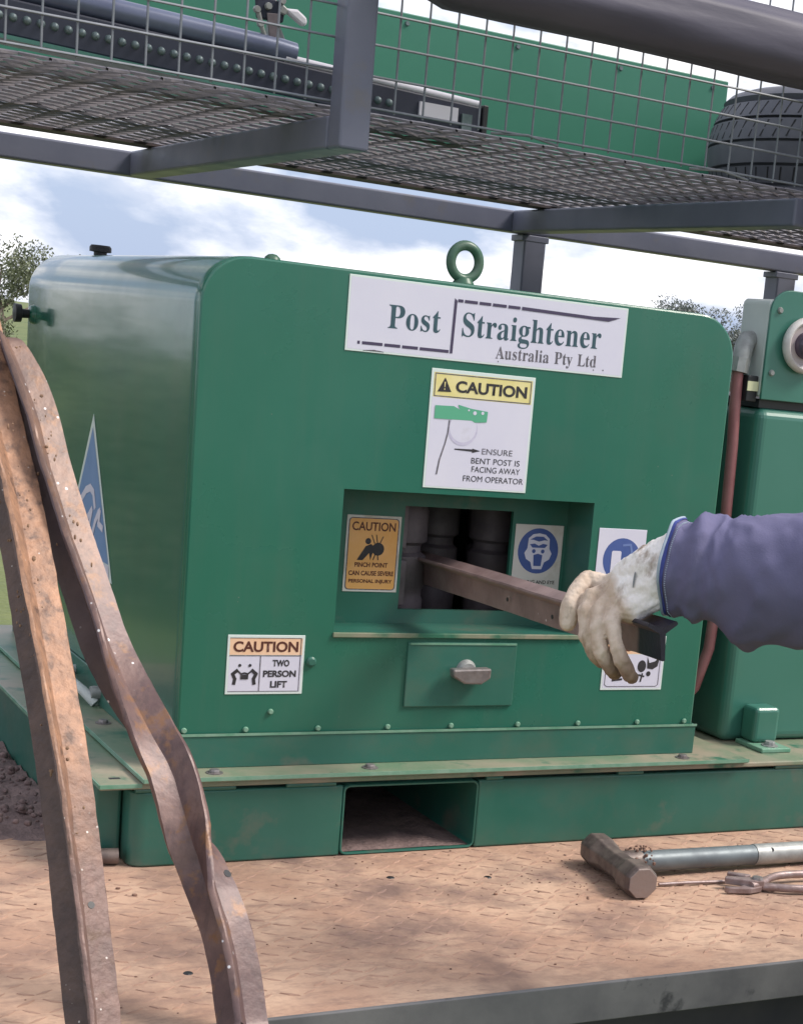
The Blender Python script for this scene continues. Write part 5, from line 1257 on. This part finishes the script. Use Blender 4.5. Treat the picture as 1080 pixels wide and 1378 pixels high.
# left sleeve: a loose sleeve with folds and a trimmed cuff
SP = [V((0.441, -0.630, 0.3635)), V((0.459, -0.654, 0.363)), V((0.482, -0.680, 0.3615)), V((0.509, -0.715, 0.363)), V((0.548, -0.756, 0.368)), V((0.591, -0.804, 0.378)), V((0.632, -0.853, 0.392)), V((0.665, -0.890, 0.402))]
SR = [0.0600, 0.0635, 0.0700, 0.0765, 0.0830, 0.0890, 0.0920, 0.0920]
pp_ = smooth_path(SP, 12); mb = MB(); rings = []
nq = 72
for i, p in enumerate(pp_):
    s_ = i / 12; k = min(int(s_), len(SR) - 2); rr = SR[k] + (SR[k + 1] - SR[k]) * (s_ - k)
    t = (pp_[min(i + 1, len(pp_) - 1)] - pp_[max(i - 1, 0)]).normalized()
    up = (V((0, 0, 1)) - t * t.z).normalized(); sd2 = up.cross(t).normalized()
    ring = []
    for j in range(nq):
        a = 2 * pi * j / nq
        sa = s_ * 0.05
        # gathers near the cuff, long diagonal drags, a pleat under the elbow
        g1 = math.exp(-((s_ - 1.2) / 0.9) ** 2)
        f1 = 0.0036 * g1 * sin(s_ * 7.5 + 2.2 * sin(a * 1.0 + 0.6) + 1.0 * sin(2 * a))
        f2 = 0.0045 * noise.noise(V((s_ * 0.9 + 0.5 * cos(a), 1.6 * cos(a), 1.6 * sin(a) + s_ * 0.35)))
        f3 = 0.0022 * noise.noise(V((s_ * 3.0 + cos(a) * 2, 3 * cos(a), 3 * sin(a))))
        dd = ((a + pi / 2 + pi) % (2 * pi)) - pi
        f4 = 0.016 * math.exp(-((s_ - 2.75) / 0.42) ** 2) * math.exp(-(dd / 0.55) ** 2) - 0.010 * math.exp(-((s_ - 2.0) / 0.35) ** 2) * math.exp(-(dd / 0.6) ** 2)
        d2 = ((a - pi / 2 + pi) % (2 * pi)) - pi
        f5 = 0.010 * math.exp(-((s_ - 1.15) / 0.35) ** 2) * math.exp(-(d2 / 0.9) ** 2) - 0.006 * math.exp(-((s_ - 0.55) / 0.22) ** 2) * math.exp(-(d2 / 1.0) ** 2)
        cr = noise.noise(V((s_ * 1.1 + 0.8 * cos(a + 0.6), 2.2 * cos(a) + s_ * 0.5, 2.2 * sin(a) - s_ * 0.4)))
        f6 = 0.0032 * (max(0.0, 0.22 - abs(cr)) / 0.22) ** 1.6 * (0.45 + 0.55 * g1 + 0.5 * math.exp(-((s_ - 3.0) / 0.8) ** 2))
        r2 = rr + f1 * 0.8 + f2 + f3 + f4 + f5 + f6
        ring.append(p + (sd2 * cos(a) * 0.94 + up * sin(a)) * r2)
    rings.append(ring)
inner = []
t0 = (pp_[1] - pp_[0]).normalized()
for d, k in ((0.0015, 0.97), (0.004, 0.945), (0.05, 0.93)):
    inner.append([pp_[0] + t0 * d + (v - pp_[0]) * k for v in rings[0]])
mb.sweep(list(reversed(inner)) + rings, cap=False)
slv = mb.build('sleeve', M['sleeve'], body, smooth=80)
def cuff_band(name, i0, i1, off, mt):
    mb = MB(); rr_ = []
    for i in range(i0, i1 + 1):
        c = sum(rings[i], V()) / nq
        rr_.append([c + (v - c) * (1 + off) for v in rings[i]])
    a = [[v + (pp_[0] - pp_[1]).normalized() * 0.0012 for v in rr_[0]]]
    mb.sweep(a + rr_, cap=False); return mb.build(name, mt, slv, smooth=80)
cuff_band('cuff_trim', 0, 3, 0.022, M['cuff'])
mb = MB(); c0 = sum(rings[0], V()) / nq
ed = [c0 + (v - c0) * 1.012 - t0 * 0.0018 for v in rings[0]]
mb.tube(ed + [ed[0]], 0.0022, 8, cap=False); mb.build('cuff_edge', M['cuffedge'], slv, smooth=80)

mb = MB()
for j in range(0, nq):
    for fr in (0.0, 0.5):
        a, b = rings[4][j].lerp(rings[4][(j + 1) % nq], fr), rings[5][j].lerp(rings[5][(j + 1) % nq], fr)
        o_ = (a - sum(rings[4], V()) / nq).normalized() * 0.0004
        mb.tube([a.lerp(b, 0.2) + o_, a.lerp(b, 0.75) + o_], 0.0006, 5)
st_ = mb.build('cuff_stitch', M['cuffedge'], slv); st_['kind'] = 'stuff'
